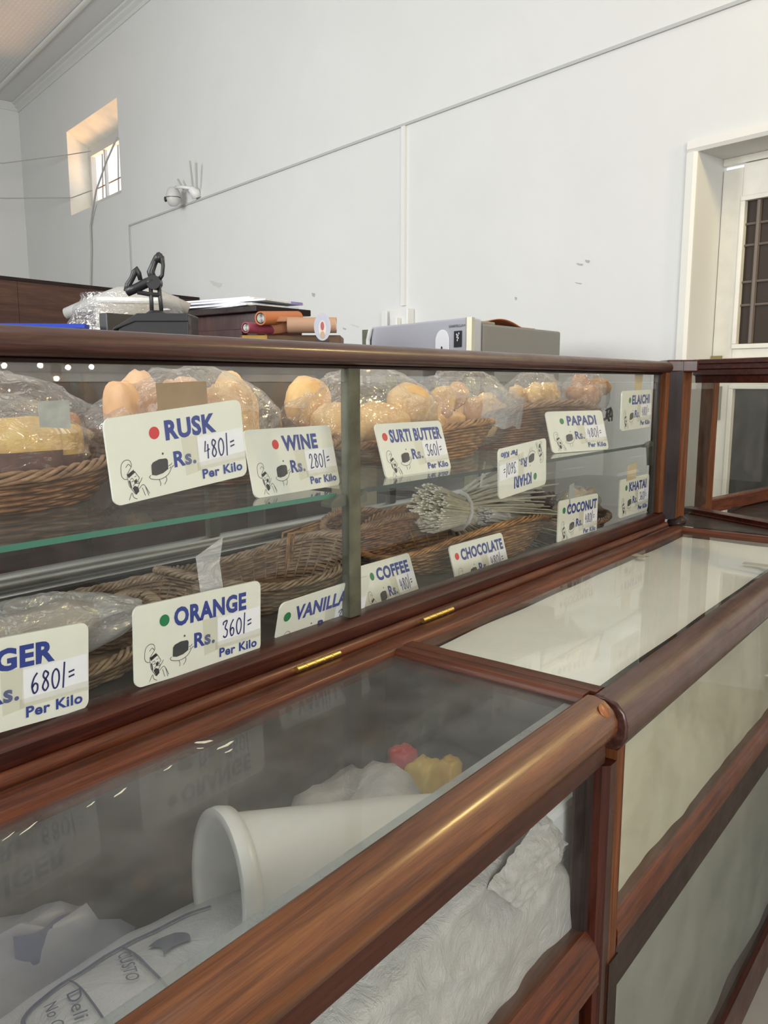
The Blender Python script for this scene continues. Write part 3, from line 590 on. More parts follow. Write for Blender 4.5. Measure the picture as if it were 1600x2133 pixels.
def make_tag(name, frac, text, price, q, dot, dotc, u0, u1, label, rot180=False, W=TW):
    x, y, z, yaw, lean, roll = q
    U0 = Vector((math.cos(yaw), math.sin(yaw), 0)); N = Vector((-math.sin(yaw), math.cos(yaw), 0))
    V0 = Vector((0,0,-1))*math.cos(lean) - N*math.sin(lean)
    U = U0*math.cos(roll) - V0*math.sin(roll); V = V0*math.cos(roll) + U0*math.sin(roll)
    P = Vector((x,y,z)); H = THh
    if rot180:
        P = P + U*W + V*H; U = -U; V = -V
    Nf = U.cross(V); Nf = Nf if Nf.y < 0 else -Nf      # towards the viewer
    base = P + U*W/2 + V*H
    m4 = Matrix((( U.x, -Nf.x, -V.x, base.x),(U.y, -Nf.y, -V.y, base.y),(U.z, -Nf.z, -V.z, base.z),(0,0,0,1)))
    t = empty('price_tag', None, label, 'price tag', group='bakery price tags', M=m4)
    if rot180: pass
    r_ = .009; pr = []
    for cx, cy, a0 in ((r_,r_,180),(W-r_,r_,270),(W-r_,H-r_,0),(r_,H-r_,90)):
        for k in range(6): a = R(a0+90*k/5); pr.append((cx+r_*math.cos(a), cy+r_*math.sin(a)))
    m = MB().prism(pr, P - Nf*.0028, U, V, Nf*.0028)
    obj('board', m, BOARD, t)
    l1, l2, l3 = Nf*.0003, Nf*.0008, Nf*.0012
    # title
    m = MB(); text_into(m, text, u0*W, u1*W, .12*H, .36*H, P, U, V, l1, .045)
    obj('title_lettering', m, BLUE, t)
    m = MB(); rr = .0068
    m.poly([(dot*W+rr*math.cos(2*math.pi*k/24), .245*H+rr*math.sin(2*math.pi*k/24)) for k in range(24)], P, U, V, l1)
    obj('dot', m, dotc, t, label='red dot' if dotc is REDP else 'green dot')
    m = MB(); text_into(m, 'Rs.', .435*W, .60*W, .505*H, .70*H, P, U, V, l1, .034); obj('currency_lettering', m, BLUE, t)
    m = MB(); text_into(m, 'Per Kilo', .635*W, .96*W, .795*H, .915*H, P, U, V, l2, .03); obj('unit_lettering', m, BLUE, t)
    m = MB(); m.add([P+U*a*W+V*b*H+l1*1.5 for a, b in ((.62,.385),(.99,.36),(.995,.745),(.615,.755))], [(0,1,2,3)])
    st = obj('price_sticker', m, STICK, t)
    m = MB(); handwrite(m, price, .665*W, .93*W, .45*H, .665*H, P, U, V, l2, .0019); obj('handwriting', m, INK, st)
    m = MB(); m.add([P+U*a*W+V*b*H+l3 for a, b in ((.50,.36),(.62,.35),(.625,.80),(.51,.83))], [(0,1,2,3)]); m.add([P+U*a*W+V*b*H+l3 for a, b in ((.60,.70),(1.0,.67),(1.0,.78),(.60,.80))], [(0,1,2,3)])
    obj('tape_strip', m, TAPE, t)
    cu, cv, cw_, ch_ = .065*W, .50*H, .19*W, .42*H
    m = MB()
    for st_ in CHEF: m.ribbon(cubic([(cu+a*cw_, cv+b*ch_) for a, b in st_], 4), .00062, P, U, V, l1)
    for st_ in CHEFP: m.poly([(cu+a*cw_, cv+b*ch_) for a, b in st_], P, U, V, l1)
    obj('chef_drawing', m, BLACKP, t)
    cu, cv, cw_, ch_ = .25*W, .55*H, .165*W, .30*H
    m = MB(); m.poly([(cu+a*cw_, cv+b*ch_) for a, b in [(.14,.22),(.22,.12),(.5,.04),(.8,.06),(.86,.14),(.84,.5),(.6,.62),(.3,.66),(.12,.60)]], P, U, V, l1)
    for st_ in ([(.0,.66),(.1,.76),(.45,.84),(.8,.72),(1.0,.46),(1.1,.40)],[(.0,.66),(.08,.60)],[(.40,.84),(.45,1.0),(.42,1.1)],[(.7,.78),(.72,.92),(.6,1.08)],[(.86,.38),(.98,.34),(1.02,.28)],[(.9,.5),(.96,.42)]):
        m.ribbon(cubic([(cu+a*cw_, cv+b*ch_) for a, b in st_], 4), .0007, P, U, V, l1)
    obj('cake_drawing', m, GREYP, t)
    m = MB(); m.poly([(.362*W+.0013*math.cos(k), .505*H+.0013*math.sin(k)) for k in [i*2*math.pi/12 for i in range(12)]], P, U, V, l1)
    obj('rivet', m, GREYMET, t)
    return t
TAGS = [
 ('RUSK','480/=',(.4800,.7435,1.2727,0,0,.092),.32,REDP,.395,.78,'ivory price tag reading RUSK, tilted on the upper left glass'),
 ('WINE','280/=',(.7363,.8179,1.2471,.0739,.2167,-.0057),.31,REDP,.385,.80,'ivory price tag reading WINE, leaning on the upper shelf beside RUSK'),
 ('SURTI BUTTER','360/=',(1.0373,.8375,1.2425,-.0103,.2912,-.0038),.105,REDP,.17,.96,'ivory price tag reading SURTI BUTTER on the upper shelf right of the mullion'),
 ('KHARI','360/=',(1.2760,.7435,1.1910,.010,-.0,.0563),.25,GREENP,.33,.70,'ivory price tag reading KHARI, hanging upside down over the shelf edge'),
 ('PAPADI','480/=',(1.6165,.8286,1.2465,-.277,.2872,-.0011),.25,GREENP,.34,.86,'ivory price tag reading PAPADI, leaning at the right of the upper shelf'),
 ('ELAICHI','480/=',(1.8300,.7437,1.2895,0,0,.0138),.26,GREENP,.33,.93,'ivory price tag reading ELAICHI, taped to the upper right glass'),
 ('GINGER','680/=',(.2640,.7435,1.0770,0,0,-.060),.10,REDP,.17,.80,'ivory price tag reading GINGER, cut by the left edge of the photo'),
 ('ORANGE','360/=',(.5050,.7435,1.0690,0,0,-.030),.215,GREENP,.285,.87,'ivory price tag reading ORANGE at the lower left of the glass'),
 ('VANILLA','360/=',(.7285,.7450,1.0235,.01,-.24,.020),.085,GREENP,.165,.74,'ivory price tag reading VANILLA, sunk behind the sill left of the mullion'),
 ('COFFEE','480/=',(1.0060,.8518,1.0079,.1664,.331,-.0526),.22,GREENP,.30,.92,'ivory price tag reading COFFEE, sunk behind the sill right of the mullion'),
 ('CHOCOLATE','480/=',(1.2588,.8370,1.0047,-.0344,.2867,.0044),.10,REDP,.17,.96,'ivory price tag reading CHOCOLATE, sunk behind the sill beside the wicker basket'),
 ('COCONUT','480/=',(1.5599,.7608,1.0629,-.0272,.0023,-.0109),.13,GREENP,.20,.97,'ivory price tag reading COCONUT at the lower right of the glass'),
 ('KHATAI','360/=',(1.8450,.7445,1.0820,0,0,-.004),.21,GREENP,.30,.90,'ivory price tag reading KHATAI, taped to the lower right end of the glass')]
for tx, pr_, q, dot, dc, u0, u1, lb in TAGS:
    make_tag('price_tag', None, tx, pr_, q, dot, dc, u0, u1, lb, rot180=(tx == 'KHARI'))
def strip(name, pts, mat, label, cat='tape', solid=.0006):
    return obj(name, MB().add(pts, [(0,1,2,3)]), mat, label=label, cat=cat, solid=solid)
yt = .7445
strip('tape_strip', [(.248,yt,1.092),(.338,yt,1.075),(.338,yt,1.066),(.248,yt,1.08)], KRAFT, 'brown tape strip holding the GINGER tag')
strip('tape_strip', [(.2,.7428,1.103),(.334,.7428,1.103),(.334,.7428,1.068),(.2,.7428,1.07)], MASK, 'yellowed tape strip above the GINGER tag at the left edge')
strip('tape_strip', [(1.905,yt,1.333),(1.955,yt,1.333),(1.948,yt,1.278),(1.905,yt,1.275)], MASK, 'yellowed tape strip above the ELAICHI tag')
strip('tape_strip', [(1.882,.7435,1.113),(1.940,.7435,1.117),(1.940,.7435,1.078),(1.882,.7435,1.076)], MASK, 'yellowed tape strip above the KHATAI tag')
strip('tape_strip', [(1.605,.760,1.092),(1.628,.760,1.096),(1.628,.7595,1.04),(1.605,.7595,1.04)], plain('grey_tape', (.36,.37,.37), .4), 'grey tape strip above the COCONUT tag')
strip('card_slip', [(.4125,.7450,1.292),(.4448,.7450,1.2925),(.4448,.7450,1.2645),(.4125,.7450,1.2675)], plain('grey_card', (.36,.37,.34), .5, var=.2, vscale=60), 'small worn grey card stuck inside the upper left glass', 'card')
obj('plastic_scrap', MB().add([(.5985,.752,1.108),(.640,.752,1.125),(.637,.756,1.094),(.638,.752,1.06),(.604,.752,1.06)], [(0,1,2),(0,2,3,4)]), FILM2, label='folded clear plastic scrap behind the top of the ORANGE tag', cat='plastic', solid=.0008)
RIMM = {'greyed_wicker': wick('pale_rim_cane', (.16,.10,.06), (.36,.25,.16), (.55,.42,.30)), 'brown_wicker': wick('rim_cane', (.10,.05,.025), (.28,.15,.075), (.48,.30,.17))}
# ------------------------------------------------------------------ wicker baskets
def basket(cx, cy, z0, rx, ry, h, a, rz, mat, label, rimh=.012, e=2.4, base=.72, rows=None, stakes=34, tilt=(0,0), ph=0):
    t = empty('wicker_basket', (cx,cy,z0), label, 'basket', rz=R(rz), group='wicker baskets in the display case')
    def pt(th, q, off=0):
        c, s_ = math.cos(th), math.sin(th)
        ex = 2/e; ux = math.copysign(abs(c)**ex, c); uy = math.copysign(abs(s_)**ex, s_)
        k = base + (1-base)*q**.8
        H_ = h + a*math.cos(2*th+ph) + tilt[0]*ux + tilt[1]*uy
        n_ = Vector((ux/rx, uy/ry, 0)); n_ = n_.normalized() if n_.length else n_
        return Vector((ux*rx*k, uy*ry*k, q*H_)) + n_*off
    rows = rows or max(9, int(h/.0052)); seg = stakes*4; m = MB()
    for r_ in range(rows):
        q = (r_+.3)/rows*.97; sg = 1 if r_ % 2 else -1
        for lay in (0, 1):
            pts = [pt(2*math.pi*i/seg, min(1, q+(.25*lay)/rows + .12/rows*noise.noise((i*.2, r_*3.1, cx*7))), sg*.0022*math.cos(math.pi*i*stakes/seg)+.0006*lay) for i in range(seg)]
            m.tube(pts, .0025, 4, closed=True, flat=1.15)
    obj('weave', m, mat, t, smooth=True, local=True, kind='stuff')
    m = MB()
    for i in range(stakes):
        th = 2*math.pi*(i+.5)/stakes; m.tube([pt(th, 0), pt(th, .5), pt(th, 1.0)], .0022, 5)
    obj('stakes', m, mat, t, smooth=True, local=True, kind='stuff')
    m = MB()
    for s_ in range(5):
        pts = []
        for i in range(180):
            th = 2*math.pi*i/180; p = pt(th, 1.0); f_ = th*17 + s_*2*math.pi/5
            c = p*1.0; nn = Vector((p.x, p.y, 0)).normalized()
            pts.append(c + nn*(.0065*math.cos(f_)+.002) + Vector((0,0,.0048*math.sin(f_)+.002*noise.noise((th*3, s_, cy*5)))))
        m.tube(pts, .0030, 5, closed=True)
    obj('braided_rim', m, RIMM.get(mat.name, mat), t, smooth=True, local=True)
    pts = [pt(2*math.pi*i/48, .01) for i in range(48)]
    m = MB().add([p+Vector((0,0,.002)) for p in pts]+[p-Vector((0,0,-.0045)) for p in pts], [list(range(48)), list(range(48,96))])
    obj('woven_base', m, mat, t, local=True)
    return t
SH = 1.158; FL = .915
basket(.450, 1.035, SH, .225, .150, .064, .018, -4, WICK, 'brown wicker basket of cake bags at the left end of the upper shelf')
basket(.885, 1.030, SH, .205, .145, .055, .010, 0, WICK, 'brown wicker basket behind the RUSK and WINE tags on the upper shelf')
basket(1.335, .985, SH, .215, .130, .060, -.012, 0, WICKL, 'honey wicker basket right of the SURTI BUTTER tag on the upper shelf', tilt=(.012,0))
basket(1.765, .990, SH, .235, .150, .085, -.020, -14, WICK, 'tall brown wicker basket behind the PAPADI tag on the upper shelf', tilt=(0,0))
basket(.695, 1.085, FL, .140, .095, .062, .010, -4, WICKG, 'greyed wicker basket lying behind the ORANGE tag on the case floor', tilt=(0,.006))
basket(.560, .985, FL+.004, .135, .085, .052, .018, 6, WICKG, 'greyed wicker basket behind the GINGER tag holding a bagged roll', tilt=(.012,0))
basket(1.015, 1.085, FL, .205, .120, .070, .018, 3, WICKG, 'deep saddle shaped wicker basket left of the mullion on the case floor')
basket(1.555, 1.005, FL, .300, .140, .072, -.026, -2, WICKL, 'long honey wicker basket under the straw bundle behind the CHOCOLATE tag', tilt=(0,.004), stakes=44)
basket(1.375, 1.12, FL+.012, .130, .075, .085, -.012, 0, WICK, 'small brown wicker basket standing against the back, right of the mullion', base=.6, e=2)
basket(1.90, .93, FL, .150, .105, .055, .004, -8, WICK, 'brown wicker basket behind the COCONUT and KHATAI tags', stakes=28)
# loose cane sticks behind the deep basket
m = MB()
for k in range(8):
    x = 1.17+random.uniform(-.04,.04); y = 1.17+random.uniform(-.02,.02)
    m.tube([(x,y,FL+.02),(x+.01,y,FL+.085+.01*random.random()),(x+random.uniform(.10,.16),y,FL+.088+random.uniform(-.01,.012))], .0026, 5)
obj('cane_sticks', m, WICKL, smooth=True, label='loose bundle of broken cane sticks behind the saddle shaped basket', cat='canes', kind='stuff')
# ------------------------------------------------------------------ bread in plastic bags
def blob(c, r_, mat, name, label, group, rot=(0,0,0), e=2.0, rough=.05, seed=0, cat='bun', flat=0, mats=None):
    M = Matrix.Translation(c) @ Matrix.Rotation(rot[2],4,'Z') @ Matrix.Rotation(rot[1],4,'Y') @ Matrix.Rotation(rot[0],4,'X')
    def fn(u, v):
        a = 2*math.pi*u; b = math.pi*(v-.5); cb, sb = math.cos(b), math.sin(b)
        sp = lambda q: math.copysign(abs(q)**(2/e), q)
        p = Vector((sp(cb)*sp(math.cos(a)), sp(cb)*sp(math.sin(a)), sp(sb)))
        k = 1 + rough*2*noise.noise((p.x*1.7+seed, p.y*1.7, p.z*1.7)) + rough*noise.noise((p.x*5+seed, p.y*5, p.z*5))
        z = p.z if p.z > -.5 or not flat else -.5+(p.z+.5)*.3
        return M @ Vector((p.x*r_[0]*k, p.y*r_[1]*k, z*r_[2]*k))
    m = MB().grid(fn, 28, 16)
    if mats:
        m.mi = [1 if (M.inverted() @ m.v[f_[0]]).z < -r_[2]*.12 else 0 for f_ in m.f]; mat = mats
    return obj(name, m, mat, smooth=True, label=label, cat=cat, group=group)
def bag(c, r_, label, seed, neck=None, mat=None, amp=.16, e=2.6, rot=0, label_tape=None):
    t = empty('plastic_bag', (c[0],c[1],c[2]-r_[2]), label, 'bag', group='clear bags of bakery goods')
    M = Matrix.Translation(c) @ Matrix.Rotation(rot,4,'Z')
    def fn(u, v):
        a = 2*math.pi*u; b = math.pi*(v-.5); cb, sb = math.cos(b), math.sin(b)
        sp = lambda q: math.copysign(abs(q)**(2/e), q)
        p = Vector((sp(cb)*sp(math.cos(a)), sp(cb)*sp(math.sin(a)), sp(sb)))
        k = 1 + amp*(.5-abs(noise.noise((p.x*1.9+seed*3.3, p.y*1.9, p.z*1.5)))*1.6) + amp*.35*noise.noise((p.x*6+seed, p.y*6, p.z*6)) - amp*.3
        q = Vector((p.x*r_[0]*k, p.y*r_[1]*k, p.z*r_[2]*(k if p.z > 0 else 1)))
        if p.z > .2: s_ = 1-.42*(p.z-.2)/.8; q.x *= s_; q.y *= s_
        return M @ q
    obj('film', MB().grid(fn, 72, 44), mat or FILM, t, smooth=45)
    if neck:
        N0 = Vector(c)+Vector(neck)
        m = MB()
        def fn2(u, v):
            a = (u-.5)*2; return N0 + Vector((a*(.02+.035*v), .012*math.sin(u*14+seed), v*.035+.008*math.sin(u*9)))
        obj('bag_mouth', m.grid(fn2, 24, 6), mat or FILM, t, smooth=True)
    return t
g = 'golden buns inside the clear bags'
# left bags: cakes with dark bottoms
for k, (c, r_) in enumerate((((.505,.965,1.228),(.048,.034,.040)), ((.572,1.00,1.218),(.026,.034,.040)), ((.400,.98,1.232),(.050,.045,.044)))):
    blob(c, r_, None, 'cake_slice', 'yellow cake block with dark crust inside the leftmost clear bag', 'cake blocks in the left bag', e=4.5, rough=.03, seed=k, cat='cake', mats=[CAKE, CAKEB], rot=(0,0,.3*k))
for k, (c, r_) in enumerate((((.640,1.10,1.225),(.026,.040,.044)), ((.47,1.10,1.275),(.060,.045,.022)), ((.56,1.11,1.22),(.050,.040,.030)))):
    blob(c, r_, BUNO, 'bun', 'orange crusted bun inside the rear left bag', 'buns in the rear left bag', seed=20+k, e=2.8)
bag((.470,.990,1.236), (.135,.080,.062), 'clear plastic bag of cake blocks at the front of the left basket', 1, e=2.4)
bag((.545,1.090,1.252), (.155,.075,.072), 'clear plastic bag of buns behind the leftmost cake bag', 2, e=2.2)
# RUSK bag : long pale rusks on end
for k in range(9):
    x = .665+.030*k; blob((x, .975+.018*(k % 3), 1.248+.012*math.sin(k*2.1)), (.022,.036,.064+.006*math.sin(k)), BUNP if k < 6 else BUN, 'rusk', 'long pale rusk standing inside the clear bag behind the RUSK tag', 'rusks in the clear bag', seed=40+k, e=2.6, rot=(.1*math.sin(k*3),.2*math.sin(k*1.7)-.1,0), cat='rusk')
t = bag((.785,.985,1.250), (.165,.075,.086), 'large clear plastic bag of rusks behind the RUSK tag', 3, e=2.5, amp=.13)
m = MB().grid(lambda u, v: Vector((.665+.085*u+.004*v, .905+.006*math.sin(u*3), 1.308-.075*v+.004*u)), 8, 8)
obj('brown_label', m, KRAFT, t, smooth=True, label='brown paper tape patch')
# bag across the mullion : two big rolls and one more
for k, (c, r_, rt) in enumerate((((1.115,.98,1.232),(.070,.042,.042),(0,.1,.2)), ((1.085,1.03,1.275),(.045,.036,.046),(0,.5,0)), ((1.215,.97,1.232),(.078,.042,.040),(0,.08,0)), ((1.325,.975,1.262),(.062,.042,.042),(0,.35,.2)), ((1.19,1.04,1.20),(.085,.05,.03),(0,0,0)), ((1.30,1.04,1.20),(.06,.05,.03),(0,0,0)))):
    blob(c, r_, BUN, 'bread_roll', 'golden oval roll inside the clear bag behind the mullion', 'rolls in the bag behind the mullion', rot=rt, seed=60+k, e=2.2, cat='roll')
bag((1.215,.995,1.246), (.200,.080,.094), 'clear plastic bag of golden rolls behind the mullion', 4, amp=.15)
# fourth bag : small toasts
for k in range(22):
    x = 1.36+.30*random.random(); z = 1.20+.10*random.random()*(1-abs(x-1.50)*3.0)
    blob((x, .945+.06*random.random(), z), (.030,.024,.019), BUN if k % 3 else BUNP, 'butter_biscuit', 'golden butter biscuit inside the clear bag right of the SURTI BUTTER tag', 'biscuits in the right hand bag', rot=(random.random(),random.random()*2,random.random()*3), seed=80+k, e=2.8, rough=.08, cat='biscuit')
bag((1.500,.970,1.254), (.175,.072,.088), 'clear plastic bag of butter biscuits right of the SURTI BUTTER tag', 5, amp=.18)
obj('plastic_flap', MB().grid(lambda u, v: Vector((1.425+.165*u, .865-.012*math.sin(u*3)+.01*v, 1.305-.065*u*.4-.085*v+.018*u*v+.004*math.sin(u*13+v*5))), 24, 16), FILM2, label='loose cloudy plastic flap hanging over the honey basket rim', cat='plastic', smooth=True)
for k in range(12):
    blob((1.735+.16*random.random(), .93+.04*random.random(), 1.262+.03*random.random()), (.026,.022,.018), BUN, 'butter_biscuit', 'golden biscuit in the clear bag above the tall basket, left half', 'biscuits above the tall basket', rot=(random.random(),random.random()*2,0), seed=120+k, e=3, rough=.1, cat='biscuit')
for k in range(14):
    blob((1.945+.10*random.random(), .885+.05*random.random(), 1.262+.05*random.random()), (.024,.022,.020), BUNO, 'brown_biscuit', 'browner biscuit in the rightmost clear bag', 'biscuits in the rightmost bag', rot=(random.random(),random.random()*2,0), seed=150+k, e=3, rough=.1, cat='biscuit')
bag((1.805,.955,1.284), (.105,.055,.055), 'clear plastic bag of golden biscuits on the tall basket', 6, amp=.2)
bag((1.985,.905,1.284), (.085,.050,.060), 'rightmost clear plastic bag of brown biscuits on the upper shelf', 7, amp=.2)
m = MB()
for k in range(9):
    a = k*1.3; m.tube(cubic3 if False else [(1.985+.018*math.cos(a)+.012*k/9, .845+.01*math.sin(a*2), 1.225+.014*math.sin(a)), (1.995+.016*math.cos(a+1), .842, 1.235+.012*math.sin(a+1)), (2.005+.02*math.cos(a+2), .846, 1.228+.016*math.sin(a+2))], .0022, 5)
obj('cane_knot', m, BLACKP, smooth=True, label='dark knotted cane handle end right of the PAPADI tag', cat='handle', kind='stuff')
# bagged roll in the lower left basket
blob((.455,.90,1.015), (.110,.035,.028), bread('beige_roll', (.55,.42,.30), (.45,.33,.23), (.33,.22,.15), 10), 'long_roll', 'beige long roll in film behind the GINGER tag', None, e=2.6, cat='roll', rot=(0,-.06,.05))
bag((.470,.90,1.020), (.150,.045,.042), 'clear film wrapped round the long roll behind the GINGER tag', 8, amp=.12, mat=FILM2, e=2.4)
# ------------------------------------------------------------------ strip bundles
def bundle(c, d, L, rad, n, mat, name, label, droop=.03, fan=1.8, seed=0, tw=.0030):
    random.seed(seed); d = Vector(d).normalized(); sd = d.cross(Vector((0,0,1))).normalized(); upv = sd.cross(d)
    t = empty(name, c, label, 'bundle'); m = MB()
    for k in range(n):
        a = random.random()*6.283; r_ = rad*math.sqrt(random.random()); o2 = sd*math.cos(a)*r_ + upv*math.sin(a)*r_
        l0 = random.uniform(-.02,.015); Lk = L*random.uniform(.75,1.05); f_ = 1+fan*random.random(); b2 = random.uniform(-.006,.006)
        P0 = Vector(c)+o2*1.25+d*l0; P1 = Vector(c)+o2*.8+d*L*.28; P2 = Vector(c)+o2*f_*.9+d*Lk*.65+Vector((0,0,-droop*.4+b2)); P3 = Vector(c)+o2*f_*1.4+d*Lk+Vector((0,0,-droop))
        m.tube([P0,P1,P2,P3], tw*random.uniform(.7,1.2), 4, flat=.35)
    obj('strips', m, mat, t, kind='stuff')
    m = MB().tube([Vector(c)+d*L*.28+sd*math.cos(a)*rad*1.0+upv*math.sin(a)*rad*1.0 for a in [i*.5236 for i in range(12)]], .0048, 4, closed=True, flat=.3)
    obj('tie', m, STRAWW, t)
    return t
bundle((1.53,1.07,1.022), (.95,-.16,-.16), .34, .046, 480, STRAW, 'palm_strip_bundle', 'tied bundle of cream palm strips lying across the honey basket', droop=.02, seed=3, tw=.0050)
bundle((1.64,.99,.995), (.90,-.14,-.20), .26, .020, 110, STRAWW, 'paper_strip_bundle', 'thin bundle of white paper strips in front of the palm strips', droop=.02, fan=2.6, seed=5, tw=.0048)
obj('paper_strip', MB().box((-.004,-.0006,-.03),(.004,.0006,.035),0,Matrix.Translation((1.71,1.04,1.085)) @ Matrix.Rotation(R(18),4,'Y')), STRAWW, label='single white strip sticking up from the palm strip bundle', cat='strip')
random.seed(11)
DARKV = sackm('purple_brown_husk', (.085,.05,.045), 1)
blob((1.905,.975,1.000), (.050,.035,.032), DARKV, 'husk_bundle', 'dark purple brown husk bundle beside the palm strips', None, rough=.25, seed=9, cat='bundle')
for k in range(6):
    m = MB().tube([(1.885+.010*k,.93-.010*k,.985+.012*(k % 3)),(1.925+.01*k,.915-.008*k,1.020+.010*(k % 2)),(1.985,.890-.004*k,1.014-.004*k),(2.030,.865,.975)], [.010,.014,.013,.006], 8)
    obj('dried_stick', m, plain('pale_stick%d' % k, (.66+.03*(k % 3),.56,.42), .6), smooth=True, label='pale brown dried stick in the film roll above the right basket', cat='stick', group='dried sticks in film')
bag((1.950,.905,1.005), (.095,.050,.040), 'clear film over pale dried sticks above the COCONUT tag', 9, amp=.15)
# ------------------------------------------------------------------ contents of the nearer counter
# white tub lying on its side
ax = Vector((.88,-.34,-.10)).normalized(); M = Matrix.Translation((.474,.572,.822)) @ ax.to_track_quat('Z','Y').to_matrix().to_4x4()
tub = empty('white_tub', (.50,.53,.70), 'white plastic tub lying on its side under the nearer glass top', 'tub')
obj('body', MB().lathe([(.070,.004),(.0685,.03),(.064,.10),(.058,.20),(.052,.26),(.049,.26),(.055,.20),(.061,.10),(.0655,.03),(.0665,.004)], 48, M), WHITEP, tub, smooth=60)
obj('rim', MB().lathe([(.0665,.004),(.066,-.004),(.070,-.008),(.077,-.007),(.0785,.0),(.077,.010),(.072,.012),(.070,.004)], 48, M), WHITEP, tub, smooth=60)
obj('tub_floor', MB().lathe([(.0001,.256),(.052,.256)], 48, M), WHITEP, tub)
PRINT = plain('faded_navy_print', (.10,.12,.20), .5)
# printed white sack lying flat (nearest)
def sack1(u, v):
    x = .02+.56*u; y = .385+.255*v
    z = .765+.055*math.sin(math.pi*min(1,v*.82+.12))**.8*math.sin(math.pi*min(1,u*.9+.1))**.4 + .008*noise.noise((x*9,y*11,1)) + .003*noise.noise((x*30,y*26,4))
    return Vector((x, y, z))
sk1 = obj('printed_sack', MB().grid(sack1, 90, 44), SACKB, smooth=True, label='flat white plastic sack with navy print at the bottom left under glass', cat='sack')
def onsack(px, py, lift=.003): return sack1((px-.02)/.56, (py-.385)/.255) + Vector((0,0,lift))
def drape(mb, pts, wd, fn=onsack):
    P = [fn(*p) for p in pts]; L = []; Q = []
    for i in range(len(P)):
        d_ = (P[min(i+1,len(P)-1)]-P[max(i-1,0)]); n_ = Vector((-d_.y, d_.x, 0)); n_ = n_.normalized()*wd/2 if n_.length else n_
        L.append(P[i]+n_); Q.append(P[i]-n_)
    k = len(P); mb.add(L+Q, [(i,i+1,k+i+1,k+i) for i in range(k-1)])
def line(a, b, n=14): return [(a[0]+(b[0]-a[0])*i/n, a[1]+(b[1]-a[1])*i/n) for i in range(n+1)]
fr = cubic([(.47,.587),(.446,.595),(.418,.600),(.380,.604),(.337,.602),(.298,.598),(.280,.587),(.271,.572),(.262,.54),(.26,.48)], 5)
m = MB(); drape(m, fr, .0036); drape(m, line((.325,.598),(.305,.50)), .002); drape(m, line((.380,.602),(.353,.45)), .0026)
pr_ = obj('printed_frame', m, PRINT, sk1)
def sacktext(s, a, b, hgt, bold=.0):
    vs, fs = text_mesh(s, bold); x0 = min(v.x for v in vs); x1 = max(v.x for v in vs); a = Vector(a); b = Vector(b); d_ = b-a; n_ = Vector((-d_.y, d_.x)).normalized()
    m = MB(); m.add([onsack(*(a + d_*((v.x-x0)/(x1-x0)) + n_*(v.y*hgt))) for v in vs], fs); return m
obj('printed_lettering', sacktext('CUSTO', (.368,.592), (.346,.545), .016), PRINT, sk1)
obj('printed_lettering', sacktext('Deli', (.309,.575), (.294,.537), .016), PRINT, sk1)
obj('printed_lettering', sacktext('No Or', (.292,.580), (.274,.532), .014), PRINT, sk1)
m = MB(); m.grid(lambda u, v: onsack(.388+.03*u+.006*math.sin(v*3), .552+.024*v+.004*math.sin(u*3)), 10, 8); obj('printed_patch', m, PRINT, sk1)
# bulging grey white sacks further in
def heap(name, c, r_, mat, label, seed, rough=.16, e=2.4, cat='sack'):
    return blob(c, r_, mat, name, label, None, e=e, rough=rough, seed=seed, cat=cat)
gs = heap('grey_sack', (.27,.650,.73), (.15,.028,.105), plain('lavender_grey_sack', (.30,.31,.37), .35, bump=.5, bscale=12, var=.1), 'pale grey plastic sack at the far left under the glass top', 31)
heap('white_sack', (.690,.585,.750), (.10,.080,.085), SACK, 'bulging white plastic sack behind the white tub', 33, rough=.13)
heap('grey_box', (.78,.600,.66), (.06,.06,.07), plain('grey_green_box', (.22,.22,.19), .6), 'grey green carton in the dark far corner under the nearer glass', 35, rough=.02, e=8, cat='carton')
pk = heap('red_packet', (.800,.600,.815), (.020,.018,.026), plain('red_packet_film', (.60,.04,.05), .35), 'red packet standing next to the yellow packets under glass', 36, rough=.1, e=3, cat='packet')
heap('yellow_packet', (.800,.565,.805), (.026,.020,.030), plain('yellow_packet_film', (.72,.47,.04), .35), 'yellow packet beside the red packet under glass, left one', 37, rough=.1, e=3, cat='packet')
heap('yellow_packet', (.825,.545,.800), (.018,.016,.032), plain('amber_packet_film', (.62,.38,.05), .35), 'amber yellow packet nearest the divider under glass', 38, rough=.1, e=3, cat='packet')
heap('cardboard_carton', (.81,.575,.685), (.065,.085,.090), plain('brown_cardboard', (.20,.13,.08), .7, var=.15), 'brown carton carrying the red and yellow packets', 39, rough=.01, e=10, cat='carton')
# big crumpled woven sack pressed on the front pane
def poly_edge(z):  # right boundary x as a function of z
    pts = [(.835,.765),(.812,.792),(.775,.845),(.725,.884),(.64,.935),(.585,.930)]
    return pts
def lerp_t(t, T):
    for (a, b), (c, d) in zip(T, T[1:]):
        if t <= c: return b+(d-b)*max(0, t-a)/(c-a)
    return T[-1][1]
def sack2(u, v):
    xr = lerp_t(v, [(0,.790),(.13,.824),(.40,.884),(.75,.938),(1.0,.940)])
    x = -.30 + (xr+.30)*(1-(1-u)**1.25)
    top = lerp_t(x, [(-.3,.758),(.42,.800),(.61,.822),(.70,.824),(.80,.814),(1,.814)])
    z = top - (top-.590)*v
    y = .385 + .05*max(0,(u-.90)/.10)**2 + .045*(max(0,.07-v)/.07)**1.5
    y += .008*noise.noise((x*5+z*6, 2, z*4)) + .024*(abs(noise.noise((x*3.2-z*7.5, 7, z*2+x*1.5)))-.2)
    y += .011*(abs(noise.noise((x*9+z*13, 4, z*8)))-.2) + .003*noise.noise((x*30, 3, z*34))
    return Vector((x, max(y, .3725), z))
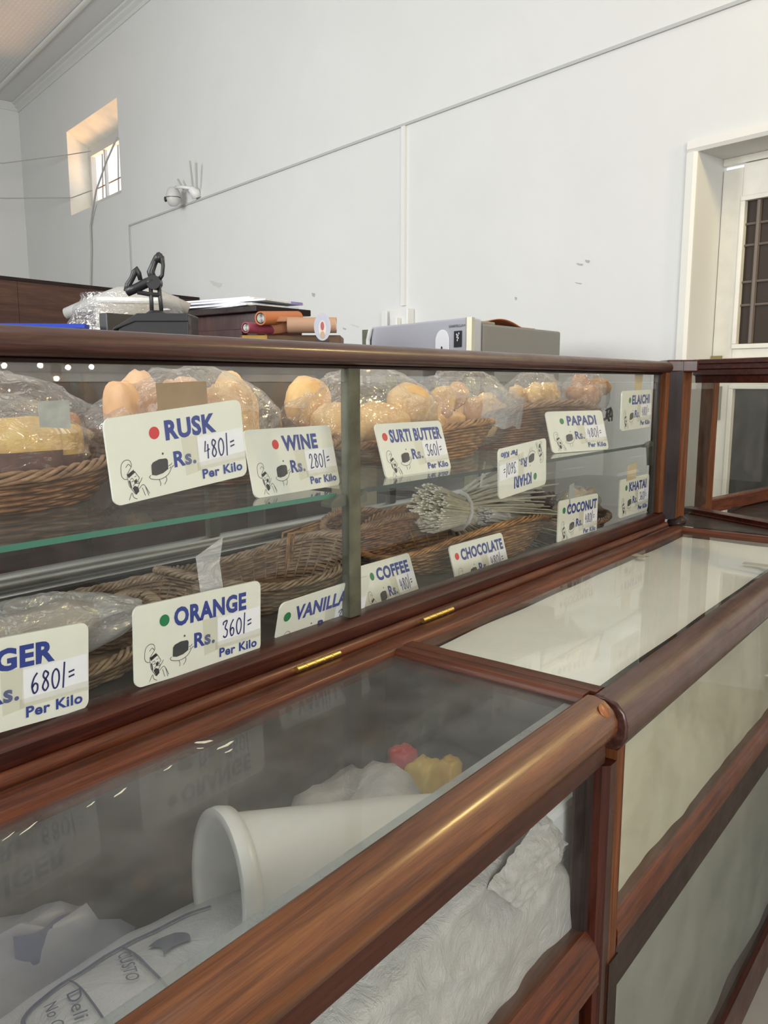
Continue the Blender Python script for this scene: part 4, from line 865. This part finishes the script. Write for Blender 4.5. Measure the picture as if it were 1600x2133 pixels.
sk2 = obj('white_woven_sack', MB().grid(sack2, 170, 64), SACK, smooth=True, label='large crumpled white woven sack pressed against the nearer front pane', cat='sack')
def fold(u, v):
    A, B, C_, D = Vector((.655,.384,.806)), Vector((.792,.384,.826)), Vector((.846,.384,.765)), Vector((.715,.384,.752))
    p = A.lerp(B, u).lerp(D.lerp(C_, u), v)
    p.z += .006*math.sin(u*3.1)*(1-v) + .004*noise.noise((u*5, v*5, 3))
    p.y = .3735 + .006*abs(noise.noise((u*4-v*3, v*4, 8))) + .012*u**4 + .010*(1-v)**6 + .003*noise.noise((u*14, v*12, 5))
    return p
obj('folded_mouth', MB().grid(fold, 36, 26), SACK, sk2, smooth=True)
obj('pale_board', MB().box((-.4,.455,.586),(.70,.460,.862)), plain('pale_grey_board', (.50,.51,.50), .6, var=.1), label='pale grey board standing behind the woven sack', cat='board')
wbx = empty('white_container', (.88,.45,.60), 'white lidded plastic container in the corner behind the woven sack', 'container')
obj('body', MB().prism([(0,0),(.125,0),(.125,.09),(0,.09)], (.815,.405,.60), (1,0,0), (0,1,0), (0,0,.13)), WHITEP, wbx, bevel=.012)
obj('lid', MB().prism([(0,0),(.140,0),(.140,.10),(0,.10)], (.808,.400,.728), (1,0,0), (0,1,0), (0,0,.075)), WHITEP, wbx, bevel=.010)
# ------------------------------------------------------------------ behind the case
def bxobj(name, a, b, mat, label, cat, bev=.003, **k): return obj(name, MB().box(a, b), mat, label=label, cat=cat, bevel=bev, **k)
part = empty('wooden_partition', (3.0,6.02,0), 'dark wood laminate partition wall behind the case at the left', 'partition')
for k in range(8):
    x0 = .2+.6*k; x1 = min(x0+.597, 4.93)
    if x1 <= x0: continue
    obj('panel', MB().prism([(0,0),(x1-x0,.05*(x1-x0)),(x1-x0,.05*(x1-x0)+.04),(0,.04)], (x0,5.85+.05*x0-.05,0), (1,0,0), (0,1,0), (0,0,2.045)), wood('laminate_%d' % k, 0, (.022,.009,.006), (.06,.024,.015), (.11,.05,.03), rough=.3, grain=8, coat=.3), part)
obj('cap', MB().prism([(0,0),(4.75,.237),(4.75,.29),(0,.05)], (.2,5.80,2.045), (1,0,0), (0,1,0), (0,0,.025)), BLACKW[0], part)
# low dark sideboard carrying the tools
sb = empty('sideboard', (1.55,2.2,0), 'dark wooden sideboard behind the case with tools on top', 'sideboard')
obj('body', MB().box((.2,2.02,0),(1.78,2.75,1.40)), BLACKW[0], sb)
for k in range(3): obj('door', MB().box((.24+.5*k,2.0,.08),(.70+.5*k,2.02,1.36)), DARKW[2], sb, bevel=.004)
obj('top', MB().box((.18,1.99,1.40),(1.80,2.78,1.425)), BLACKW[0], sb, bevel=.003)
# tall dark cabinet
tc_ = empty('tall_cabinet', (2.3,2.5,0), 'tall dark cabinet with newspapers laid on its top', 'cabinet')
obj('body', MB().box((2.06,2.20,0),(2.29,2.92,1.555)), DARKW[2], tc_)
obj('top', MB().box((2.03,2.17,1.555),(2.31,2.96,1.578)), BLACKW[0], tc_, bevel=.003)
obj('side_panel', MB().box((2.045,2.26,.1),(2.06,2.86,1.50)), DARKW[2], tc_, bevel=.003)
NEWS = plain('newsprint', (.66,.67,.70), .7, var=.12, vscale=40)
for k in range(6):
    M = Matrix.Translation((2.15+.008*k-.01*(k % 2), 2.36+.04*(k % 3), 1.5785+.0065*k)) @ Matrix.Rotation(R((-9,5,-3,8,0,4)[k]),4,'Z')
    n_ = obj('newspaper', MB().box((-.105,-.17,0),(.125,.30,.006),0,M), NEWS, label='folded newspaper %s of the pile on the tall dark cabinet' % ('at the very bottom','second from the bottom','third from the bottom','third from the top','just under the top sheet','at the very top')[k], cat='newspaper', group='newspapers on the cabinet')
M = Matrix.Translation((2.16,2.12,1.60))
o_ = obj('printed_band', MB().box((2.19,2.155,1.590),(2.25,2.157,1.600)), plain('mauve_print', (.25,.22,.50), .6), label='mauve printed edge of a folded paper on the cabinet', cat='paper')
# brown box with rolled papers
obj('brown_box', MB().prism([(1.803,2.005),(2.000,1.752),(2.14,1.86),(1.94,2.11)], (0,0,1.15), (1,0,0), (0,1,0), (0,0,.308)), plain('brown_wood_box', (.13,.065,.025), .5, var=.3, vscale=10), label='brown wooden box under the rolled papers behind the case', cat='box', bevel=.003)
obj('label_strip', MB().prism([(1.806,1.998),(1.855,1.935),(1.853,1.933),(1.804,1.996)], (0,0,1.43), (1,0,0), (0,1,0), (0,0,.027)), plain('mustard', (.50,.30,.04), .5), label='mustard label strip on the brown box', cat='label')
bxobj('pedestal', (1.88,1.84,.0), (2.05,1.99,1.15), BLACKW[2], 'dark pedestal carrying the brown box', 'pedestal')
def roll(p0, p1, r_, mat, name, label, inner):
    p0, p1 = Vector(p0), Vector(p1); d_ = (p1-p0).normalized(); M = Matrix.Translation(p0) @ d_.to_track_quat('Z','Y').to_matrix().to_4x4(); L = (p1-p0).length
    t = obj(name, MB().lathe([(r_*.8,0),(r_,0),(r_,L),(r_*.8,L)], 20, M), mat, smooth=50, label=label, cat='folder')
    m = MB()
    for k in range(5): m.lathe([(r_*(.15+.13*k),.002),(r_*(.15+.13*k),L)], 14, M)
    obj('paper_sheets', m, inner, t, smooth=50); return t
TAN = plain('tan_folder', (.46,.28,.18), .6); ORF = plain('orange_folder', (.50,.17,.06), .6)
roll((1.868,1.855,1.486), (1.962,1.735,1.486), .024, TAN, 'rolled_folder', 'tan rolled paper folder behind the oval picture', PAPER)
roll((1.785,1.890,1.504), (1.99,1.93,1.520), .021, ORF, 'rolled_folder', 'orange edged rolled folder at the left of the rolled papers', PAPER)
roll((1.755,1.925,1.476), (1.90,1.94,1.478), .017, plain('maroon_folder', (.30,.05,.09), .5), 'rolled_folder', 'small maroon rolled papers beneath the orange folder', PAPER)
obj('bent_folder', MB().grid(lambda u, v: Vector((1.83+.07*u+.03*v, 1.90-.07*u+.05*v, 1.485+.030*math.cos((v-.3)*4)*(1-.3*u)+.006*u)), 14, 12), plain('rust_folder', (.45,.20,.10), .6), smooth=True, solid=.003, label='bent rust brown folder between the two rolled folders', cat='folder')
# oval picture
ov = empty('oval_picture', (1.735,1.587,1.42), 'small oval devotional picture standing behind the rail', 'picture')
oc = Vector((1.735,1.587,1.463)); on = Vector((-.75,-.66,0)).normalized(); ou = Vector((.66,-.75,0)).normalized()
def ell(rx_, rz_, off, n=28, cz=0): return [oc + ou*rx_*math.cos(2*math.pi*k/n) + Vector((0,0,rz_*math.sin(2*math.pi*k/n)+cz)) + on*off for k in range(n)]
def disc(rx_, rz_, off, cz=0): return MB().add(ell(rx_, rz_, off, cz=cz), [list(range(28))])
obj('frame', MB().prism([(.0235*math.cos(2*math.pi*k/28), .038*math.sin(2*math.pi*k/28)) for k in range(28)], oc, ou, (0,0,1), on*.006), plain('silver_grey_frame', (.30,.30,.33), .4, .4), ov)
for rx_, rz_, off, cz, cm in ((.0185,.032,.0065,0,(.42,.44,.55)),(.011,.022,.0072,-.004,(.62,.55,.50)),(.005,.012,.0078,.002,(.35,.05,.06)),(.006,.010,.0078,-.022,(.45,.30,.16))):
    obj('painted_area', disc(rx_, rz_, off, cz), plain('picture_tone', cm, .4), ov)
obj('stand', MB().prism([(-.02,-.012),(.02,-.012),(.02,.012),(-.02,.012)], (oc.x+.006,oc.y+.006,0), ou, on, (0,0,1.428)), BLACKW[2], ov)
# printer under plastic
pr2 = empty('covered_machine', (1.60,2.32,1.425), 'off white desk machine under crumpled clear plastic', 'machine')
M = Matrix.Translation((1.60,2.29,1.425)) @ Matrix.Rotation(R(-38),4,'Z')
obj('body', MB().box((-.10,-.09,0),(.10,.09,.125),0,M), plain('off_white_machine', (.42,.38,.32), .4), pr2, bevel=.010)
obj('top_cover', MB().box((-.095,-.085,.125),(.095,.085,.145),0,M), WHITEP, pr2, bevel=.008)
obj('front_recess', MB().box((-.06,-.094,.03),(.06,-.09,.09),0,M), BLACKP, pr2)
def fn(u, v):
    a = 2*math.pi*u; z = 1.425+.175*v; k = 1.05+.35*(1-v)+.12*noise.noise((math.cos(a)*2,math.sin(a)*2,v*4))
    return Vector((1.60+.15*k*math.cos(a), 2.29+.13*k*math.sin(a), z-.02*v*v))
obj('plastic_cover', MB().grid(fn, 60, 20), FILM, pr2, smooth=50)
obj('plastic_roll', MB().tube([(1.50,2.50,1.530),(1.545,2.42,1.555),(1.60,2.34,1.585),(1.68,2.26,1.585),(1.76,2.20,1.545)], [.018,.026,.03,.026,.02], 10), plain('milky_plastic', (.42,.41,.39), .3), smooth=True, label='rolled milky plastic sheet lying over the covered machine', cat='plastic')
# black hand press on its base
hp = empty('hand_press', (1.41,1.90,1.425), 'black two lever hand press on a black box base', 'press')
BK = plain('black_cast_metal', (.018,.018,.020), .45, coat=.2)
hu = Vector((.62,-.785,0)); hn = Vector((-.785,-.62,0)); ho = Vector((1.405,1.895,0))
def hx(a, z, n_=0): return ho + hu*(a*.9-.012) + hn*n_ + Vector((0,0,1.49+(z-1.49)*.84))
obj('base_box', MB().prism([(-.04,1.425),(.10,1.425),(.10,1.486),(-.035,1.486),(-.085,1.45),(-.095,1.425)], ho-hn*.06, hu, (0,0,1), hn*.12), BK, hp, bevel=.003)
obj('base_lid', MB().prism([(-.04,1.468),(.10,1.468),(.10,1.490),(-.035,1.490),(-.10,1.452),(-.10,1.445)], ho-hn*.064, hu, (0,0,1), hn*.128), BK, hp, bevel=.003)
for s_ in (-.0, .030): obj('upright', MB().tube([hx(.0+s_,1.490,.0), hx(.0+s_*.9,1.54,.0), hx(-.0+s_*.8,1.60,.0)], .0068, 8, flat=.7), BK, hp, smooth=True)
obj('upright_foot', MB().tube([hx(.014,1.488), hx(.014,1.496), hx(.014,1.504)], [.034,.028,.018], 14), BK, hp, smooth=True)
obj('cross_piece', MB().tube([hx(-.04,1.562), hx(.0,1.555), hx(.03,1.553)], .006, 8), BK, hp)
obj('pivot', MB().tube([hx(.012,1.592,-.014), hx(.012,1.592,.014)], .019, 16), BK, hp, smooth=40)
obj('arm', MB().tube([hx(-.072,1.562), hx(-.045,1.574), hx(-.01,1.592), hx(.01,1.60)], [.015,.015,.016,.015], 10, flat=.8), BK, hp, smooth=True)
obj('long_lever', MB().tube([hx(.008,1.60), hx(.002,1.625), hx(.012,1.650), hx(.022,1.670), hx(.030,1.676), hx(.036,1.670), hx(.040,1.645), hx(.036,1.615), hx(.020,1.595)], [.011,.011,.009,.009,.010,.008,.005,.005,.007], 10), BK, hp, smooth=True)
obj('lever_tip', MB().tube([hx(.022,1.656), hx(.028,1.672), hx(.031,1.684)], [.010,.012,.007], 10), BK, hp, smooth=True)
obj('short_lever', MB().tube([hx(-.070,1.565), hx(-.068,1.585), hx(-.055,1.605), hx(-.046,1.625), hx(-.040,1.632), hx(-.034,1.622), hx(-.030,1.600)], [.011,.009,.008,.009,.010,.007,.006], 10), BK, hp, smooth=True)
# small black box and blue tray
bxobj('black_box', (1.40,2.12,1.425), (1.60,2.16,1.508), BK, 'black box front behind the hand press at the left', 'box')
bt = empty('blue_tray', (1.1,2.25,1.425), 'bright blue plastic tray rim above the rail at the far left', 'tray')
BP = plain('blue_plastic', (.02,.06,.50), .35)
obj('rim', MB().prism([(0,0),(.62,-.64),(.66,-.60),(.04,.04)], (.72,2.78,1.462), (1,0,0), (0,1,0), (0,0,.012)), BP, bt)
obj('wall', MB().prism([(.01,.0),(.62,-.625),(.63,-.61),(.02,.015)], (.72,2.78,1.426), (1,0,0), (0,1,0), (0,0,.036)), BP, bt)
# fridge
fg = empty('refrigerator', (3.2,2.1,0), 'grey refrigerator standing behind the case near the white wall', 'refrigerator')
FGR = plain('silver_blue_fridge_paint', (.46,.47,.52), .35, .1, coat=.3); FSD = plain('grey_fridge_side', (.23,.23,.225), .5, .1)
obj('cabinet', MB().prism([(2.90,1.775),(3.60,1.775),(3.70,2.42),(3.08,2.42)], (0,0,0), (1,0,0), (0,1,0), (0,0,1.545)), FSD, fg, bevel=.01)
dr = obj('door', MB().prism([(2.752,1.752),(2.772,1.742),(2.885,1.772),(3.06,2.42),(2.985,2.43)], (0,0,.05), (1,0,0), (0,1,0), (0,0,1.51)), FGR, fg, bevel=.008)
obj('edge_strip', MB().prism([(2.742,1.752),(2.752,1.735),(2.775,1.737),(2.775,1.75),(2.755,1.765)], (0,0,.05), (1,0,0), (0,1,0), (0,0,1.509)), plain('pale_chrome_strip', (.62,.62,.50), .3, .5), dr)
obj('top_hinge', MB().box((2.86,1.79,1.545),(3.02,1.86,1.556)), plain('hinge_grey', (.28,.28,.24), .5), fg, bevel=.003)
fd = (Vector((2.985,2.43,0))-Vector((2.752,1.752,0))).normalized(); fnv = Vector((-fd.y, fd.x, 0)); fo = Vector((2.752,1.752,0))
if fnv.dot(-fo) < 0: fnv = -fnv
def fp(s_, z, off=.002): return fo + fd*s_ + fnv*off + Vector((0,0,z))
pp = [(.16+.045*math.cos(a)*1.0, 1.475+.045*math.sin(a)) for a in [math.pi*k/14 for k in range(15)]] + [(.115,1.2),(.205,1.2)]
obj('white_magnet_board', MB().add([fp(*q,.004) for q in pp], [list(range(len(pp)))]), plain('white_board_magnet', (.80,.80,.84), .4), fg, solid=.004)
obj('magnet_dot', MB().add([fp(.16+.006*math.cos(k), 1.445+.009*math.sin(k), .0075) for k in [i*.6283 for i in range(10)]], [list(range(10))]), GREYP, fg)
st = obj('black_emblem', MB().add([fp(.085,1.447,.003), fp(.035,1.447,.003), fp(.035,1.51,.003), fp(.085,1.51,.003)], [(0,1,2,3)]), BLACKP, fg)
m = MB()
for a, z in ((.066,1.496),(.058,1.492),(.052,1.500),(.064,1.486),(.056,1.482),(.061,1.474)): m.add([fp(a+.0036*math.cos(k), z+.0044*math.sin(k), .0042) for k in [i*.785 for i in range(8)]], [list(range(8))])
obj('emblem_shape', m, plain('white_print', (.75,.75,.75), .5), st)
m = MB(); text_into(m, 'SAMPELLA+', 0, .105, 0, .010, fp(.12,1.535,.003), -fd, Vector((0,0,-1)), Vector((0,0,0)), .03)
obj('badge_lettering', m, plain('grey_badge', (.16,.16,.19), .5), fg)
h_ = obj('handle', MB().tube([fp(.70,1.555,.01), fp(.72,1.50,.012), fp(.72,1.0,.012)], .010, 8), PVC, fg)
obj('handle_bar', MB().box((-.008,-.03,0),(.008,.03,.45),0,Matrix.Translation(fp(.74,1.10,.0))), GREYMET, fg, bevel=.003)
obj('brown_paper', MB().grid(lambda u, v: Vector((2.97+.42*u, 1.80+.10*v, 1.5465+.026*math.sin(min(1,u*1.3+.1)*math.pi)*(1-.5*v)+.001)), 20, 8), ORF, smooth=True, solid=.003, label='curled orange brown paper lying on top of the refrigerator', cat='paper')
# cream chest and grey cupboard seen through the case
ch = empty('cream_cupboard', (1.9,1.75,0), 'cream painted cupboard seen through the left bay of the case', 'cupboard')
CRM = plain('cream_cupboard_paint', (.46,.44,.37), .5, var=.08, vscale=3)
obj('body', MB().box((1.98,2.10,.0),(2.62,2.19,1.27)), CRM, ch, bevel=.004)
obj('door', MB().box((2.0,2.085,.60),(2.29,2.10,1.22)), CRM, ch, bevel=.004)
obj('door', MB().box((2.31,2.085,.60),(2.60,2.10,1.22)), CRM, ch, bevel=.004)
obj('ledge', MB().box((1.96,2.06,1.27),(2.64,2.19,1.295)), BLACKW[0], ch)
# warm wall lamp (out of frame) and ceiling lamps
def lamp(loc, power, col, label, r_=.06, nm='wall_lamp'):
    t = empty(nm, loc, label, 'lamp')
    E = NT('lamp_glow'); E.b.inputs['Emission Color'].default_value = (*col, 1); E.b.inputs['Emission Strength'].default_value = power/ (4*math.pi**2*r_*r_) ; E.b.inputs['Base Color'].default_value = (1,1,1,1)
    obj('bulb', MB().lathe([(.001,-r_)]+[(r_*math.cos(R(a)), r_*math.sin(R(a))) for a in range(-75,90,15)]+[(.001,r_)], 20, Matrix.Translation(loc)), E.m, t, smooth=True)
    obj('cap', MB().lathe([(.02,r_),(.03,r_+.01),(.03,r_+.06),(.001,r_+.07)], 14, Matrix.Translation(loc)), GREYMET, t)
lamp((3.0,-.75,2.85), 75, (1,.74,.30), 'warm globe lamp on the wall beside the door', .09)

m = MB().grid(lambda u, v: Vector((.300+.062*u, .640-.006*math.sin(u*6), .842-.045*v-.012*u)), 10, 6)
obj('navy_emblem', m, plain('washed_navy', (.10,.12,.24), .5), gs, smooth=True)

for k, (x, z) in enumerate(((2.30,1.40),(2.50,1.405),(2.66,1.395),(2.80,1.40),(2.56,1.33))):
    lamp((x,-3.0+.02*k,z), .5, (1,.88,.62), 'small bulb of a lit row across the room, %s' % ('first','second','third','fourth','the low one')[k], .014, 'small_bulb')
